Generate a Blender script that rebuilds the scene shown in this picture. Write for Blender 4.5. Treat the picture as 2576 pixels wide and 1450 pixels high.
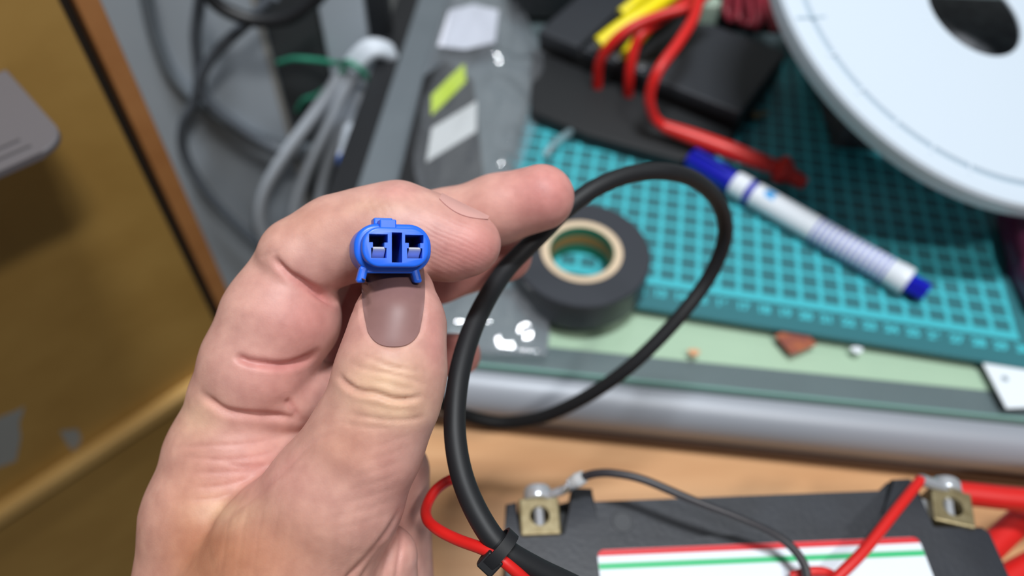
import bpy, bmesh, math, random
import numpy as np
from mathutils import Vector, Matrix

for o in list(bpy.data.objects): bpy.data.objects.remove(o, do_unlink=True)
scene = bpy.context.scene
COL = scene.collection
S = 0.01                      # all sizes below are centimetres
random.seed(7)
rng = np.random.default_rng(7)

# ------------------------------------------------------------------ camera
FPX, PITCH, ROLL, HCAM = 1900.0, 0.9046756, 0.04110536, 29.013
def _cam():
    fw = np.array([0, math.cos(PITCH), -math.sin(PITCH)]); r = np.array([1.0, 0, 0]); u = np.cross(r, fw)
    c, s = math.cos(ROLL), math.sin(ROLL)
    return c*r + s*u, -s*r + c*u, fw
CR, CU, CF = _cam()
CC = np.array([0, 0, HCAM])
cam_d = bpy.data.cameras.new('camera'); cam = bpy.data.objects.new('camera', cam_d); COL.objects.link(cam)
M = Matrix(((CR[0], CU[0], -CF[0], 0), (CR[1], CU[1], -CF[1], 0), (CR[2], CU[2], -CF[2], HCAM*S), (0, 0, 0, 1)))
cam.matrix_world = M
cam_d.sensor_width = 36; cam_d.lens = FPX/2576*36; cam_d.clip_start = 0.005; cam_d.clip_end = 20
cam_d.dof.use_dof = True; cam_d.dof.focus_distance = 0.159; cam_d.dof.aperture_fstop = 8.2
scene.camera = cam

# ------------------------------------------------------------------ world and room lights
w = bpy.data.worlds.new('world'); scene.world = w; w.use_nodes = True
w.node_tree.nodes['Background'].inputs[0].default_value = (0.90, 0.95, 1.0, 1)
w.node_tree.nodes['Background'].inputs[1].default_value = 0.15
def area(name, loc, target, sx, sy, power, col):
    l = bpy.data.lights.new(name, 'AREA'); l.shape = 'RECTANGLE'; l.size = sx*S; l.size_y = sy*S; l.energy = power; l.color = col
    o = bpy.data.objects.new(name, l); COL.objects.link(o); o.location = Vector(loc)*S
    o.rotation_euler = (Vector(target)-Vector(loc)).to_track_quat('-Z', 'Y').to_euler()
    return o
area('ceiling_tube_light', (8, 12, 175), (8, 28, 0), 44, 14, 28, (0.93, 0.97, 1.0))
area('ceiling_tube_light', (55, -56, 168), (0, 20, 0), 26, 10, 12.5, (1.0, 0.98, 0.95))
vs = scene.view_settings
vs.view_transform = 'Standard'; vs.look = 'None'; vs.gamma = 1; vs.use_curve_mapping = False; vs.exposure = -0.1

# ------------------------------------------------------------------ measuring helpers (pixel of the photo -> place in the room)
def ray(x, y): return CF + CR*(x-1288)/FPX - CU*(y-725)/FPX
def at_d(x, y, d): return CC + ray(x, y)*d
def at_z(x, y, z):
    d = ray(x, y); return CC + d*(z-HCAM)/d[2]
def at_pl(x, y, P, n):
    d = ray(x, y); return CC + d*((np.asarray(P, float)-CC) @ n)/(d @ n)

# ------------------------------------------------------------------ materials
def lin(c):
    c = np.asarray(c, float)/255.0
    return tuple(np.where(c <= 0.04045, c/12.92, ((c+0.055)/1.055)**2.4)) + (1.0,)
MATS = {}
def mat(name, col, rough=0.5, metal=0.0, spec=0.5, var=None, scale=4.0, stretch=(1, 1, 1), bump=0.0, bscale=40, detail=4, **kw):
    if name in MATS: return MATS[name]
    m = bpy.data.materials.new(name); m.use_nodes = True; nt = m.node_tree; b = nt.nodes['Principled BSDF']
    b.inputs['Roughness'].default_value = rough; b.inputs['Metallic'].default_value = metal
    b.inputs['Specular IOR Level'].default_value = spec
    for k, v in kw.items(): b.inputs[k.replace('_', ' ')].default_value = v
    c1 = lin(col); b.inputs['Base Color'].default_value = c1
    tc = nt.nodes.new('ShaderNodeTexCoord'); mp = nt.nodes.new('ShaderNodeMapping')
    mp.inputs['Scale'].default_value = tuple(100*s for s in stretch)          # 1 unit = 1 cm
    nt.links.new(tc.outputs['Object'], mp.inputs[0])
    if var is not None:
        n = nt.nodes.new('ShaderNodeTexNoise'); n.inputs['Scale'].default_value = 1.0/scale; n.inputs['Detail'].default_value = detail
        nt.links.new(mp.outputs[0], n.inputs['Vector'])
        rp = nt.nodes.new('ShaderNodeValToRGB'); rp.color_ramp.elements[0].position = 0.32; rp.color_ramp.elements[1].position = 0.68
        rp.color_ramp.elements[0].color = c1; rp.color_ramp.elements[1].color = lin(var)
        nt.links.new(n.outputs['Fac'], rp.inputs[0]); nt.links.new(rp.outputs[0], b.inputs['Base Color'])
    if bump:
        n2 = nt.nodes.new('ShaderNodeTexNoise'); n2.inputs['Scale'].default_value = bscale*0.1
        nt.links.new(mp.outputs[0], n2.inputs['Vector'])
        bp = nt.nodes.new('ShaderNodeBump'); bp.inputs['Strength'].default_value = bump; bp.inputs['Distance'].default_value = 0.0005
        nt.links.new(n2.outputs['Fac'], bp.inputs['Height']); nt.links.new(bp.outputs[0], b.inputs['Normal'])
    MATS[name] = m
    return m

# ------------------------------------------------------------------ mesh helpers
def empty(name, loc, label=None, cat=None, group=None):
    o = bpy.data.objects.new(name, None); COL.objects.link(o); o.location = Vector(loc)*S; o.empty_display_size = 0.01
    tag(o, label, cat, group); return o
def tag(o, label=None, cat=None, group=None, kind=None):
    if label: o['label'] = label
    if cat: o['category'] = cat
    if group: o['group'] = group
    if kind: o['kind'] = kind
    return o
def root_of(o):
    while o.parent: o = o.parent
    return o
def base_of(parent):
    return np.array(root_of(parent).location)/S if parent is not None else None
def obj(name, verts, faces, m, parent=None, base=None, smooth=False, rot=None):
    """verts in world centimetres; origin at the thing's base."""
    V = np.asarray(verts, float).reshape(-1, 3)
    if parent is not None: b = base_of(parent)
    elif base is not None: b = np.asarray(base, float)
    else: b = np.array([V[:, 0].mean(), V[:, 1].mean(), V[:, 2].min()])
    me = bpy.data.meshes.new(name)
    me.from_pydata(((V-b)*S).tolist(), [], [list(f) for f in faces]); me.update()
    if m is not None: me.materials.append(m)
    if smooth: me.polygons.foreach_set('use_smooth', [True]*len(me.polygons))
    o = bpy.data.objects.new(name, me); COL.objects.link(o)
    if parent is not None: o.parent = parent
    else: o.location = Vector(b)*S
    return o
def sharp(o, deg=35):
    me = o.data; me.polygons.foreach_set('use_smooth', [True]*len(me.polygons))
    me.set_sharp_from_angle(angle=math.radians(deg)); return o
class MB:
    def __init__(s): s.v = []; s.f = []
    def add(s, V, F):
        n = len(s.v); s.v += [tuple(map(float, p)) for p in V]; s.f += [[i+n for i in f] for f in F]; return s
    def build(s, name, m, parent=None, base=None, smooth=None):
        o = obj(name, s.v, s.f, m, parent, base)
        if smooth: sharp(o, smooth)
        return o
def bm_arrays(bm):
    bm.verts.ensure_lookup_table(); bm.verts.index_update()
    V = np.array([v.co[:] for v in bm.verts]); F = [[v.index for v in f.verts] for f in bm.faces]; bm.free(); return V, F
def frame(o, x, y=None, z=None):
    """4x4: origin o, axes as columns"""
    x = np.asarray(x, float); x = x/np.linalg.norm(x)
    if z is None: z = np.array([0, 0, 1.0])
    z = np.asarray(z, float); 
    if y is None: y = np.cross(z, x)
    y = np.asarray(y, float); y = y - x*(x@y); y /= np.linalg.norm(y); z = np.cross(x, y)
    T = np.eye(4); T[:3, 0] = x; T[:3, 1] = y; T[:3, 2] = z; T[:3, 3] = o; return T
def xf(V, T): V = np.asarray(V, float); return V @ T[:3, :3].T + T[:3, 3]
I4 = np.eye(4)
def box(lo, hi, bev=0.0, seg=2, T=I4):
    bm = bmesh.new(); bmesh.ops.create_cube(bm, size=1)
    lo = np.array(lo, float); hi = np.array(hi, float)
    for v in bm.verts: v.co = Vector((np.array(v.co)+0.5)*(hi-lo)+lo)
    if bev: bmesh.ops.bevel(bm, geom=bm.edges[:], offset=bev, segments=seg, affect='EDGES', profile=0.5, clamp_overlap=True)
    V, F = bm_arrays(bm); return xf(V, T), F
def prism(poly, z0, z1, bev=0.0, seg=2, T=I4):
    """extrude a 2D outline (ccw) from z0 to z1, bevel top and bottom rims"""
    bm = bmesh.new(); n = len(poly)
    a = [bm.verts.new((p[0], p[1], z0)) for p in poly]; b = [bm.verts.new((p[0], p[1], z1)) for p in poly]
    bm.faces.new(a[::-1]); bm.faces.new(b)
    rim = []
    for i in range(n):
        j = (i+1) % n; bm.faces.new((a[i], a[j], b[j], b[i]))
    bm.edges.ensure_lookup_table()
    if bev:
        ed = [e for e in bm.edges if abs(e.verts[0].co.z-e.verts[1].co.z) < 1e-9]
        bmesh.ops.bevel(bm, geom=ed, offset=bev, segments=seg, affect='EDGES', profile=0.5, clamp_overlap=True)
    V, F = bm_arrays(bm); return xf(V, T), F
def rrect(w, h, r, n=6, cx=0, cy=0):
    P = []
    for (sx, sy, a0) in ((1, 1, 0), (-1, 1, 90), (-1, -1, 180), (1, -1, 270)):
        for k in range(n+1):
            a = math.radians(a0+90*k/n); P.append((cx+sx*(w/2-r)+r*math.cos(a), cy+sy*(h/2-r)+r*math.sin(a)))
    return P
def puck(w, h, r, z0, z1, b, n=10, cx=0, cy=0, T=I4):
    """rounded-rectangle block with rounded rims"""
    L = [(b*(1-math.sin(a)), z0+b*(1-math.cos(a))) for a in np.linspace(0, math.pi/2, 4)] + [(b*(1-math.cos(a)), z1-b*(1-math.sin(a))) for a in np.linspace(0, math.pi/2, 4)]
    V = []; F = []; k = 4*(n+1)
    for i_, z_ in L: V += [(x, y, z_) for x, y in rrect(w-2*i_, h-2*i_, max(r-i_, 0.01), n, cx, cy)]
    for q in range(len(L)-1):
        for i in range(k): j = (i+1) % k; F.append([q*k+i, q*k+j, (q+1)*k+j, (q+1)*k+i])
    F.append(list(range(k))[::-1]); F.append([(len(L)-1)*k+i for i in range(k)])
    return xf(V, T), F
def lathe(prof, n=48, T=I4, closed=False):
    """prof: (radius, z) list; axis z"""
    V = []; F = []; k = len(prof)
    for i in range(n):
        a = 2*math.pi*i/n
        for (r, z) in prof: V.append((r*math.cos(a), r*math.sin(a), z))
    for i in range(n):
        j = (i+1) % n
        for q in range(k if closed else k-1):
            p = (q+1) % k; F.append([i*k+q, j*k+q, j*k+p, i*k+p])
    if not closed:
        if prof[0][0] > 1e-6: F.append([i*k for i in range(n)][::-1])
        if prof[-1][0] > 1e-6: F.append([i*k+k-1 for i in range(n)])
    return xf(V, T), F
def spline(P, n=8):
    P = np.asarray(P, float); Q = np.vstack([2*P[0]-P[1], P, 2*P[-1]-P[-2]]); out = []
    for i in range(1, len(Q)-2):
        for t in np.linspace(0, 1, n, endpoint=False):
            a, b, c, d = Q[i-1], Q[i], Q[i+1], Q[i+2]
            out.append(0.5*((2*b)+(-a+c)*t+(2*a-5*b+4*c-d)*t*t+(-a+3*b-3*c+d)*t**3))
    out.append(P[-1]); return np.array(out)
def tube(P, r, n=12, sub=8, smoothed=True):
    C = spline(P, sub) if smoothed else np.asarray(P, float)
    N = len(C); rr = np.full(N, r) if np.isscalar(r) else np.interp(np.linspace(0, 1, N), np.linspace(0, 1, len(r)), r)
    Tn = np.gradient(C, axis=0); Tn /= np.linalg.norm(Tn, axis=1)[:, None]+1e-12
    a = np.array([0, 0, 1.0]) if abs(Tn[0, 2]) < 0.9 else np.array([1.0, 0, 0])
    u = np.cross(Tn[0], a); u /= np.linalg.norm(u); V = []; F = []
    for i in range(N):
        u = u - Tn[i]*(u@Tn[i]); u /= np.linalg.norm(u); v = np.cross(Tn[i], u)
        for k in range(n):
            an = 2*math.pi*k/n; V.append(C[i]+rr[i]*(math.cos(an)*u+math.sin(an)*v))
    for i in range(N-1):
        for k in range(n):
            j = (k+1) % n; F.append([i*n+k, i*n+j, (i+1)*n+j, (i+1)*n+k])
    F.append([k for k in range(n)][::-1]); F.append([(N-1)*n+k for k in range(n)])
    return np.array(V), F
def tube_obj(name, P, r, m, parent=None, n=12, sub=8):
    V, F = tube(P, r, n, sub); return sharp(obj(name, V, F, m, parent), 60)
Z3 = np.array([0, 0, 1.0])

# ================================================================== SETTING
m_floor = mat('floor_grey_vinyl', (92, 90, 86), 0.6, var=(80, 78, 75), scale=6)
V, F = box((-150, -150, -74), (150, 150, -72)); tag(obj('floor', V, F, m_floor), kind='structure')
m_wall = mat('wall_paint', (150, 152, 150), 0.8)
V, F = box((-150, 84, -72), (150, 86, 140)); tag(obj('wall_back', V, F, m_wall), kind='structure')

# ------------------------------------------------------------------ desk
m_desk = mat('desk_laminate_grey', (108, 116, 122), 0.45, var=(100, 108, 114), scale=5)
m_edge = mat('desk_edge_silver', (150, 155, 164), 0.42, metal=0.1)
m_under = mat('desk_brown_underside', (78, 56, 44), 0.6)
m_black = mat('black_plastic', (30, 31, 34), 0.45)
DY = math.radians(-4.0)                                    # the desk's front edge runs slightly askew to the view
dx = np.array([math.cos(DY), math.sin(DY), 0]); dyv = np.array([-math.sin(DY), math.cos(DY), 0])
TD = frame(np.array([-1.75, 17.9, 0]), dx, dyv)            # local x along the front edge, y to the back, z = 0 on the desktop
ZD = -0.8                                                  # desktop, under 0.5 of glass and 0.3 of mat
desk = empty('desk', TD[:3, 3]+np.array([20, 25, -72]), 'grey laminate desk with a silver rounded front edge, left edge beside the grey partition', 'desk')
V, F = box((-7.9, 0.6, ZD-2.4), (90, 60, ZD), 0, T=TD); obj('desktop', V, F, m_desk, desk)
prof = [(0.6, ZD)] + [(0.6-1.25*math.sin(a)-0.15, ZD-1.25+1.25*math.cos(a)) for a in np.linspace(0, math.pi*0.62, 12)] + [(-0.55, ZD-2.4), (0.6, ZD-2.4)]
V = []; F = []
for i, xx in enumerate((-7.9, 90)):
    V += [(xx, p[0], p[1]) for p in prof]
k = len(prof)
for q in range(k): F.append([q, (q+1) % k, k+(q+1) % k, k+q])
F += [list(range(k))[::-1], list(range(k, 2*k))]
sharp(obj('front_edge', xf(V, TD), F, m_edge, desk), 40)
V, F = box((-7.9, -0.72, ZD-3.2), (90, 0.6, ZD-2.4), 0.1, T=TD); obj('lower_rail', V, F, m_under, desk)
V, F = box((-9.6, 1.5, -71.2), (-7.9, 60, ZD-0.2), 0.15, T=TD); obj('side_panel', V, F, m_black, desk)  # left panel is black to stand for the shadowed gap beside the desk
V, F = box((88, 1.5, -71.2), (89.8, 60, ZD-2.4), 0.15, T=TD); obj('side_panel', V, F, m_black, desk)

# glass sheet with paper under it
def film_reflect(nt, f0):
    l_ = nt.nodes.new('ShaderNodeLayerWeight'); p_ = nt.nodes.new('ShaderNodeMath'); p_.operation = 'POWER'; p_.inputs[1].default_value = 4
    q_ = nt.nodes.new('ShaderNodeMath'); q_.operation = 'MULTIPLY_ADD'; q_.inputs[1].default_value = 1-f0; q_.inputs[2].default_value = f0
    l_.inputs[0].default_value = 0.5; nt.links.new(l_.outputs['Facing'], p_.inputs[0]); nt.links.new(p_.outputs[0], q_.inputs[0]); return q_.outputs[0]
m_gedge = mat('glass_green_edge', (118, 160, 152), 0.15)
glass = empty('glass_sheet', TD[:3, 3]+np.array([20, 25, ZD]), 'clear glass sheet with a greenish edge covering the grey desktop', 'glass')
gl = bpy.data.materials.new('clear_sheet'); gl.use_nodes = True; nt = gl.node_tree; nt.nodes.remove(nt.nodes['Principled BSDF'])
tr = nt.nodes.new('ShaderNodeBsdfTransparent'); tr.inputs[0].default_value = (0.95, 0.985, 0.975, 1)
gs = nt.nodes.new('ShaderNodeBsdfGlossy'); gs.inputs['Roughness'].default_value = 0.03
mx = nt.nodes.new('ShaderNodeMixShader'); nt.links.new(film_reflect(nt, 0.035), mx.inputs[0]); nt.links.new(tr.outputs[0], mx.inputs[1]); nt.links.new(gs.outputs[0], mx.inputs[2])
nt.links.new(mx.outputs[0], nt.nodes['Material Output'].inputs['Surface'])
V, F = box((-4.6, 0.75, ZD+0.04), (88, 59, ZD+0.5), 0, T=TD); obj('sheet', V, F, gl, glass)
V, F = box((-4.6, 0.62, ZD+0.02), (88, 0.77, ZD+0.5), 0.05, T=TD); obj('polished_edge', V, F, m_gedge, glass)
m_cream = mat('paper_cream', (192, 208, 184), 0.8, var=(184, 201, 178), scale=6)
V, F = box((3.4, 2.3, ZD+0.005), (86, 12, ZD+0.025), 0, T=TD)
tag(obj('paper_sheet', V, F, m_cream), 'pale green paper sheet lying under the desk glass', 'paper')
m_white = mat('white_card', (226, 234, 240), 0.55)
c = at_z(2470, 915, -0.28); d_ = at_z(2530, 1030, -0.28)
ex = (d_-c); ex /= np.linalg.norm(ex); ey = np.cross(Z3, ex)
TC = frame(c, ex, ey); L = np.linalg.norm(d_-c)
V, F = prism([(0, 0), (L, 0), (L, 9), (0, 9)], 0, 0.08, 0.02, 1, TC)
wc = obj('white_card', V, F, m_white); tag(wc, 'small white card lying on the glass at the front right corner of the cutting mat', 'card')
wp = at_z(2528, 953, -0.19); V, F = lathe([(0.16, 0), (0.14, 0.01), (0.06, 0.012), (0.05, 0.0)], 16, frame(wp, (1, 0, 0))); obj('printed_mark', V, F, mat('grey_ink', (150, 165, 175), 0.6), wc)
m_pic = mat('maroon_print', (120, 62, 62), 0.5, var=(170, 96, 60), scale=0.8)
P4 = [at_z(x, y, -0.28) for x, y in ((1948, 845), (1992, 895), (2055, 868), (2010, 820))]
b0 = np.mean(P4, 0)
V = [tuple(p) for p in P4]+[(p[0], p[1], -0.24) for p in P4]
tag(obj('picture_card', V, [[3, 2, 1, 0], [4, 5, 6, 7]]+[[i, (i+1) % 4, 4+(i+1) % 4, 4+i] for i in range(4)], m_pic), 'maroon picture card corner peeking out from under the cutting mat', 'card')
for px, py, mm, nm, lb in ((2155, 882, m_white, 'paper_scrap', 'tiny white paper scrap at the front edge of the cutting mat'), (1745, 888, mat('orange_crumb', (214, 160, 120), 0.7), 'crumb', 'tiny orange crumb on the pale paper near the cable loop')):
    c = at_z(px, py, -0.3); a = [(c[0]+0.28*math.cos(t)*(1+0.3*math.sin(3*t)), c[1]+0.2*math.sin(t)) for t in np.linspace(0, 2*math.pi, 10, endpoint=False)]
    V, F = prism([(p[0], p[1]) for p in a], -0.3, -0.24, 0.015, 1); tag(obj(nm, V, F, mm), lb, 'scrap')

# ------------------------------------------------------------------ wooden pull-out tray under the desk
m_wood = mat('tray_beech_laminate', (212, 164, 118), 0.45, var=(196, 144, 98), scale=1.6, stretch=(0.16, 1.4, 1), detail=6)
ZT = -4.15
tray = empty('keyboard_tray', (16, 6, ZT-1.6), 'light brown wooden pull-out tray below the desk edge, holding the battery', 'tray')
V, F = box((-7, -22, ZT-1.6), (60, 22, ZT), 0.12, T=TD); obj('board', V, F, m_wood, tray)
V, F = box((-7.8, -22, ZT-1.8), (-7, 22, ZT+0.25), 0.12, T=TD); obj('side_rail', V, F, m_under, tray)
V, F = box((-7.6, 21.0, ZT-1.6), (-6.0, 22.6, ZD-2.4), 0.1, T=TD); obj('hanger', V, F, m_under, tray)
V, F = box((58, 21.0, ZT-1.6), (60, 22.6, ZD-2.4), 0.1, T=TD); obj('hanger', V, F, m_under, tray)

# ------------------------------------------------------------------ grey partition with dark post (left, behind)
PY = 44.0; pn = np.array([0, 1.0, 0])
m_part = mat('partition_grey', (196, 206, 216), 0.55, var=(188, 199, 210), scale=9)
m_post = mat('post_charcoal', (62, 65, 68), 0.6)
m_lip = mat('partition_lip', (176, 172, 166), 0.5)
part = empty('partition', (-30, PY, -72), 'light grey upright partition with a dark charcoal post, behind the hanging cables', 'partition')
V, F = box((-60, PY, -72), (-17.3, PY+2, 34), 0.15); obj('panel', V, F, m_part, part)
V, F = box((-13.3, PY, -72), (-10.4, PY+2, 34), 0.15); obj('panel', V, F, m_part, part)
V, F = box((-17.3, PY+0.5, -72), (-13.3, PY+2, 34), 0.1); obj('post', V, F, m_post, part)
V, F = box((-17.5, PY-0.12, -72), (-17.25, PY+0.4, 34), 0.04); obj('metal_lip', V, F, m_lip, part)
V, F = box((-10.4, PY+0.9, -72), (-8.9, PY+2, 34), 0.05); obj('gap_shade_strip', V, F, m_black, part)  # black strip painted in for the shade at the back of the gap

# ------------------------------------------------------------------ wooden cabinet panel at the left, seen at an angle
th = math.radians(44.5); pu = np.array([math.sin(th), math.cos(th), 0]); pnrm = np.array([math.cos(th), -math.sin(th), 0])
E0 = at_d(472, 498, 42)
def pan(px, py, off=0.0): return at_pl(px, py, E0+pnrm*off, pnrm)
TP = frame(np.array([E0[0], E0[1], 0]), pu, Z3)              # local x along panel (0 at its far edge), y up, z = outward normal
assert TP[:3, 2] @ pnrm > 0.99
def loc(P): return (np.asarray(P)-TP[:3, 3]) @ TP[:3, :3]
m_pan = mat('cabinet_oak_veneer', (178, 140, 74), 0.5, var=(166, 128, 64), scale=3.5, stretch=(1.0, 0.12, 1))
m_pedge = mat('cabinet_edge_band', (184, 126, 74), 0.5, var=(172, 114, 64), scale=2, stretch=(1, 0.15, 1))
m_ledge = mat('cabinet_rail_wood', (206, 166, 100), 0.45, var=(194, 154, 90), scale=3, stretch=(0.2, 1, 1))
gx = loc(pan(370, 425))[0]
cabinet = empty('wooden_cabinet', E0-Z3*(E0[2]+72)-pu*15, 'yellowish wooden cabinet side with dark groove, orange edge strip and raised rail', 'cabinet')
V, F = box((-48, -72, -1.8), (gx-0.28, 40, 0), 0.06, T=TP); obj('panel', V, F, m_pan, cabinet)
V, F = box((gx-0.28, -72, -1.8), (gx+0.28, 40, -0.7), 0, T=TP); obj('rubber_groove', V, F, mat('groove_black', (38, 30, 22), 0.7), cabinet)
V, F = box((gx+0.28, -72, -1.8), (0, 40, 0.05), 0.1, T=TP); obj('edge_strip', V, F, m_pedge, cabinet)
zr = loc(pan(200, 1143))[1]
V, F = box((-48, zr-0.55, 0), (gx-0.3, zr+0.55, 1.0), 0.18, 3, T=TP); obj('rail', V, F, m_ledge, cabinet)
m_scuff = mat('scuff_grey', (150, 152, 150), 0.6)
for pts in ([(-40, 1075), (0, 1050), (50, 1030), (62, 1022), (48, 1065), (52, 1100), (40, 1160), (0, 1175), (-40, 1180)], [(150, 1085), (195, 1080), (205, 1105), (195, 1125), (182, 1135), (165, 1112)]):
    q = [loc(pan(*p)) for p in pts]; q = [(a[0], a[1]) for a in q][::-1]
    V, F = prism(q, 0.0, 0.02, 0, T=TP); tag(obj('worn_patch', V, F, m_scuff, cabinet), 'grey worn patch')
# grey flat shelf with a rounded corner standing out from the panel
m_grey = mat('shelf_grey_plastic', (98, 95, 99), 0.5)
PS = 6.0
ck = loc(pan(172, 352, PS)); sx, sz = ck[0], ck[1]
TS = frame(xf([[sx, sz, PS]], TP)[0], pu, pnrm*-1)           # x along panel, y back to the panel, z up
if TS[2, 2] < 0: TS[:3, 2] *= -1
def crn(w, dpt, r):
    P = [(-w, 0)]
    for a in np.linspace(-90, 0, 7): P.append((-r+r*math.cos(math.radians(a)), r+r*math.sin(math.radians(a))))
    return P+[(0, dpt), (-w, dpt)]
TSr = TS.copy(); 
Vp, Fp = prism(crn(22, PS-0.02, 1.1), -0.3, 0.0, 0.08, 2, TSr)
sh = empty('grey_shelf', xf([[-8, PS/2, -0.7]], TSr)[0], 'grey plastic shelf with rounded corner fixed to the wooden cabinet side', 'shelf')
obj('slab', Vp, Fp, m_grey, sh)
for yy in (0.55, 1.15):
    V, F = box((-18, yy, 0), (-1.0-yy*0.3, yy+0.13, 0.03), 0.01, T=TSr); obj('ridge', V, F, mat('ridge_dark', (70, 67, 70), 0.6), sh)

# ================================================================== CUTTING MAT
YAW = -0.1440838; MO = np.array([11.1222, 23.0123, 0]); 
m_mat = bpy.data.materials.new('cutting_mat_green'); m_mat.use_nodes = True; nt = m_mat.node_tree; b = nt.nodes['Principled BSDF']; b.inputs['Roughness'].default_value = 0.5
tc = nt.nodes.new('ShaderNodeTexCoord'); sep = nt.nodes.new('ShaderNodeSeparateXYZ'); nt.links.new(tc.outputs['Object'], sep.inputs[0])
def mth(op, a, b_=None, c_=None):
    n = nt.nodes.new('ShaderNodeMath'); n.operation = op
    for i, v in enumerate((a, b_, c_)):
        if v is None: continue
        if isinstance(v, (int, float)): n.inputs[i].default_value = v
        else: nt.links.new(v, n.inputs[i])
    return n.outputs[0]
def line(axis, half):
    x = mth('MULTIPLY', axis, 100.0); x = mth('ADD', x, 200.5); x = mth('FRACT', x); x = mth('SUBTRACT', x, 0.5); x = mth('ABSOLUTE', x)
    return mth('LESS_THAN', x, half)
gx1 = line(sep.outputs['X'], 0.115); gy1 = line(sep.outputs['Y'], 0.10)
inx = mth('MULTIPLY', mth('GREATER_THAN', sep.outputs['X'], -0.0015), mth('LESS_THAN', sep.outputs['X'], 0.3015))
iny = mth('MULTIPLY', mth('GREATER_THAN', sep.outputs['Y'], -0.0022), mth('LESS_THAN', sep.outputs['Y'], 0.2015))
ln = mth('MULTIPLY', mth('MAXIMUM', gx1, gy1), mth('MULTIPLY', inx, iny))
thick = mth('MULTIPLY', mth('LESS_THAN', mth('ABSOLUTE', sep.outputs['Y']), 0.0022), inx)
ln = mth('MAXIMUM', ln, thick)
mixc = nt.nodes.new('ShaderNodeMix'); mixc.data_type = 'RGBA'; nt.links.new(ln, mixc.inputs[0])
mixc.inputs[6].default_value = lin((46, 110, 118)); mixc.inputs[7].default_value = lin((66, 182, 194))
nt.links.new(mixc.outputs[2], b.inputs['Base Color'])
m_print = mat('mat_print_cyan', (70, 188, 200), 0.5)
c, s = math.cos(YAW), math.sin(YAW)
mat0 = MO + np.array([-17*c, -17*s, 0])                       # the zero corner of the printed grid
V, F = box((4.6, -1.75, -0.3), (31.2, 21.5, 0), 0.05, 1)
cm = bpy.data.objects.new('cutting_mat', None); COL.objects.link(cm); cm.location = Vector(mat0)*S; cm.rotation_euler = (0, 0, YAW); cm.empty_display_size = 0.01
tag(cm, 'green cutting mat with printed centimetre grid and numbers lying on the glass', 'cutting mat')
me = bpy.data.meshes.new('sheet'); me.from_pydata((np.array(V)*S).tolist(), [], F); me.materials.append(m_mat)
o = bpy.data.objects.new('sheet', me); COL.objects.link(o); o.parent = cm
for k in range(5, 31):
    cu = bpy.data.curves.new('number', 'FONT'); cu.body = str(k); cu.size = 0.62*S; cu.align_x = 'CENTER'; cu.offset = 0.0003
    t = bpy.data.objects.new('tmp', cu); COL.objects.link(t)
    me = bpy.data.meshes.new_from_object(t.evaluated_get(bpy.context.evaluated_depsgraph_get()))
    bpy.data.objects.remove(t, do_unlink=True); bpy.data.curves.remove(cu)
    me.materials.clear(); me.materials.append(m_print)
    o = bpy.data.objects.new('printed_number', me); COL.objects.link(o); o.parent = cm; o.location = ((k+0.18)*S, -0.92*S, 0.004*S)

# ================================================================== THINGS ON THE DESK
def boolean_diff(o, cutters):
    for V, F in cutters:
        ct = obj('cutter', V, F, None, base=(0, 0, 0))
        md = o.modifiers.new('b', 'BOOLEAN'); md.operation = 'DIFFERENCE'; md.solver = 'EXACT'; md.object = ct
        dg = bpy.context.evaluated_depsgraph_get(); dg.update()
        me = bpy.data.meshes.new_from_object(o.evaluated_get(dg)); o.modifiers.clear()
        old = o.data; o.data = me; bpy.data.meshes.remove(old); bpy.data.objects.remove(ct, do_unlink=True)
    return o

# ---- roll of electrical tape
m_tape = mat('tape_black_vinyl', (52, 55, 62), 0.38, spec=0.5)
m_core = mat('tape_core_card', (214, 192, 164), 0.8)
m_corein = mat('tape_core_print', (46, 128, 96), 0.6)
tape = empty('tape_roll', (3.25, 23.72, 0), 'black electrical tape roll with beige core standing on the front edge of the cutting mat', 'tape')
TT = frame(np.array([3.25, 23.72, 0.0]), (1, 0, 0))
V, F = lathe([(1.95, 0.02), (3.22, 0.02), (3.3, 0.1), (3.3, 1.82), (3.22, 1.9), (1.95, 1.9)], 72, TT, True); sharp(obj('tape_winding', V, F, m_tape, tape), 40)
V, F = lathe([(1.56, 0.02), (1.95, 0.02), (1.95, 1.93), (1.92, 1.95), (1.6, 1.95), (1.56, 1.92)], 64, TT, True); sharp(obj('core', V, F, m_core, tape), 40)
V, F = lathe([(1.53, 0.05), (1.56, 0.05), (1.56, 1.88), (1.53, 1.88)], 64, TT, True); sharp(obj('printed_liner', V, F, m_corein, tape), 40)
V, F = lathe([(1.52, 0.75), (1.535, 0.75), (1.535, 1.3), (1.52, 1.3)], 64, TT, True); sharp(obj('orange_band', V, F, mat('liner_orange', (186, 130, 62), 0.6), tape), 40)

# ---- blue marker pen
m_pw = mat('pen_white', (226, 232, 240), 0.35); m_pb = mat('pen_blue', (18, 24, 168), 0.35); m_ps = mat('pen_stripe', (76, 88, 192), 0.4); m_pl = mat('pen_logo', (60, 160, 225), 0.4)
A = at_z(1735, 398, 0.72); B = at_z(2332, 738, 0.72); LP = np.linalg.norm(B-A)
pen = empty('marker_pen', [(A[0]+B[0])/2, (A[1]+B[1])/2, 0], 'white marker pen with blue cap and blue striped grip lying on the cutting mat', 'pen')
pd = (B-A)/LP; side = np.cross(Z3, pd); TPn = np.eye(4); TPn[:3, 0] = side; TPn[:3, 1] = np.cross(pd, side); TPn[:3, 2] = pd; TPn[:3, 3] = A
q = LP
V, F = lathe([(0.0, 0), (0.5, 0.0), (0.58, 0.1), (0.6, 0.21*q)], 32, TPn); sharp(obj('cap', V, F, m_pb, pen), 40)
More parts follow.
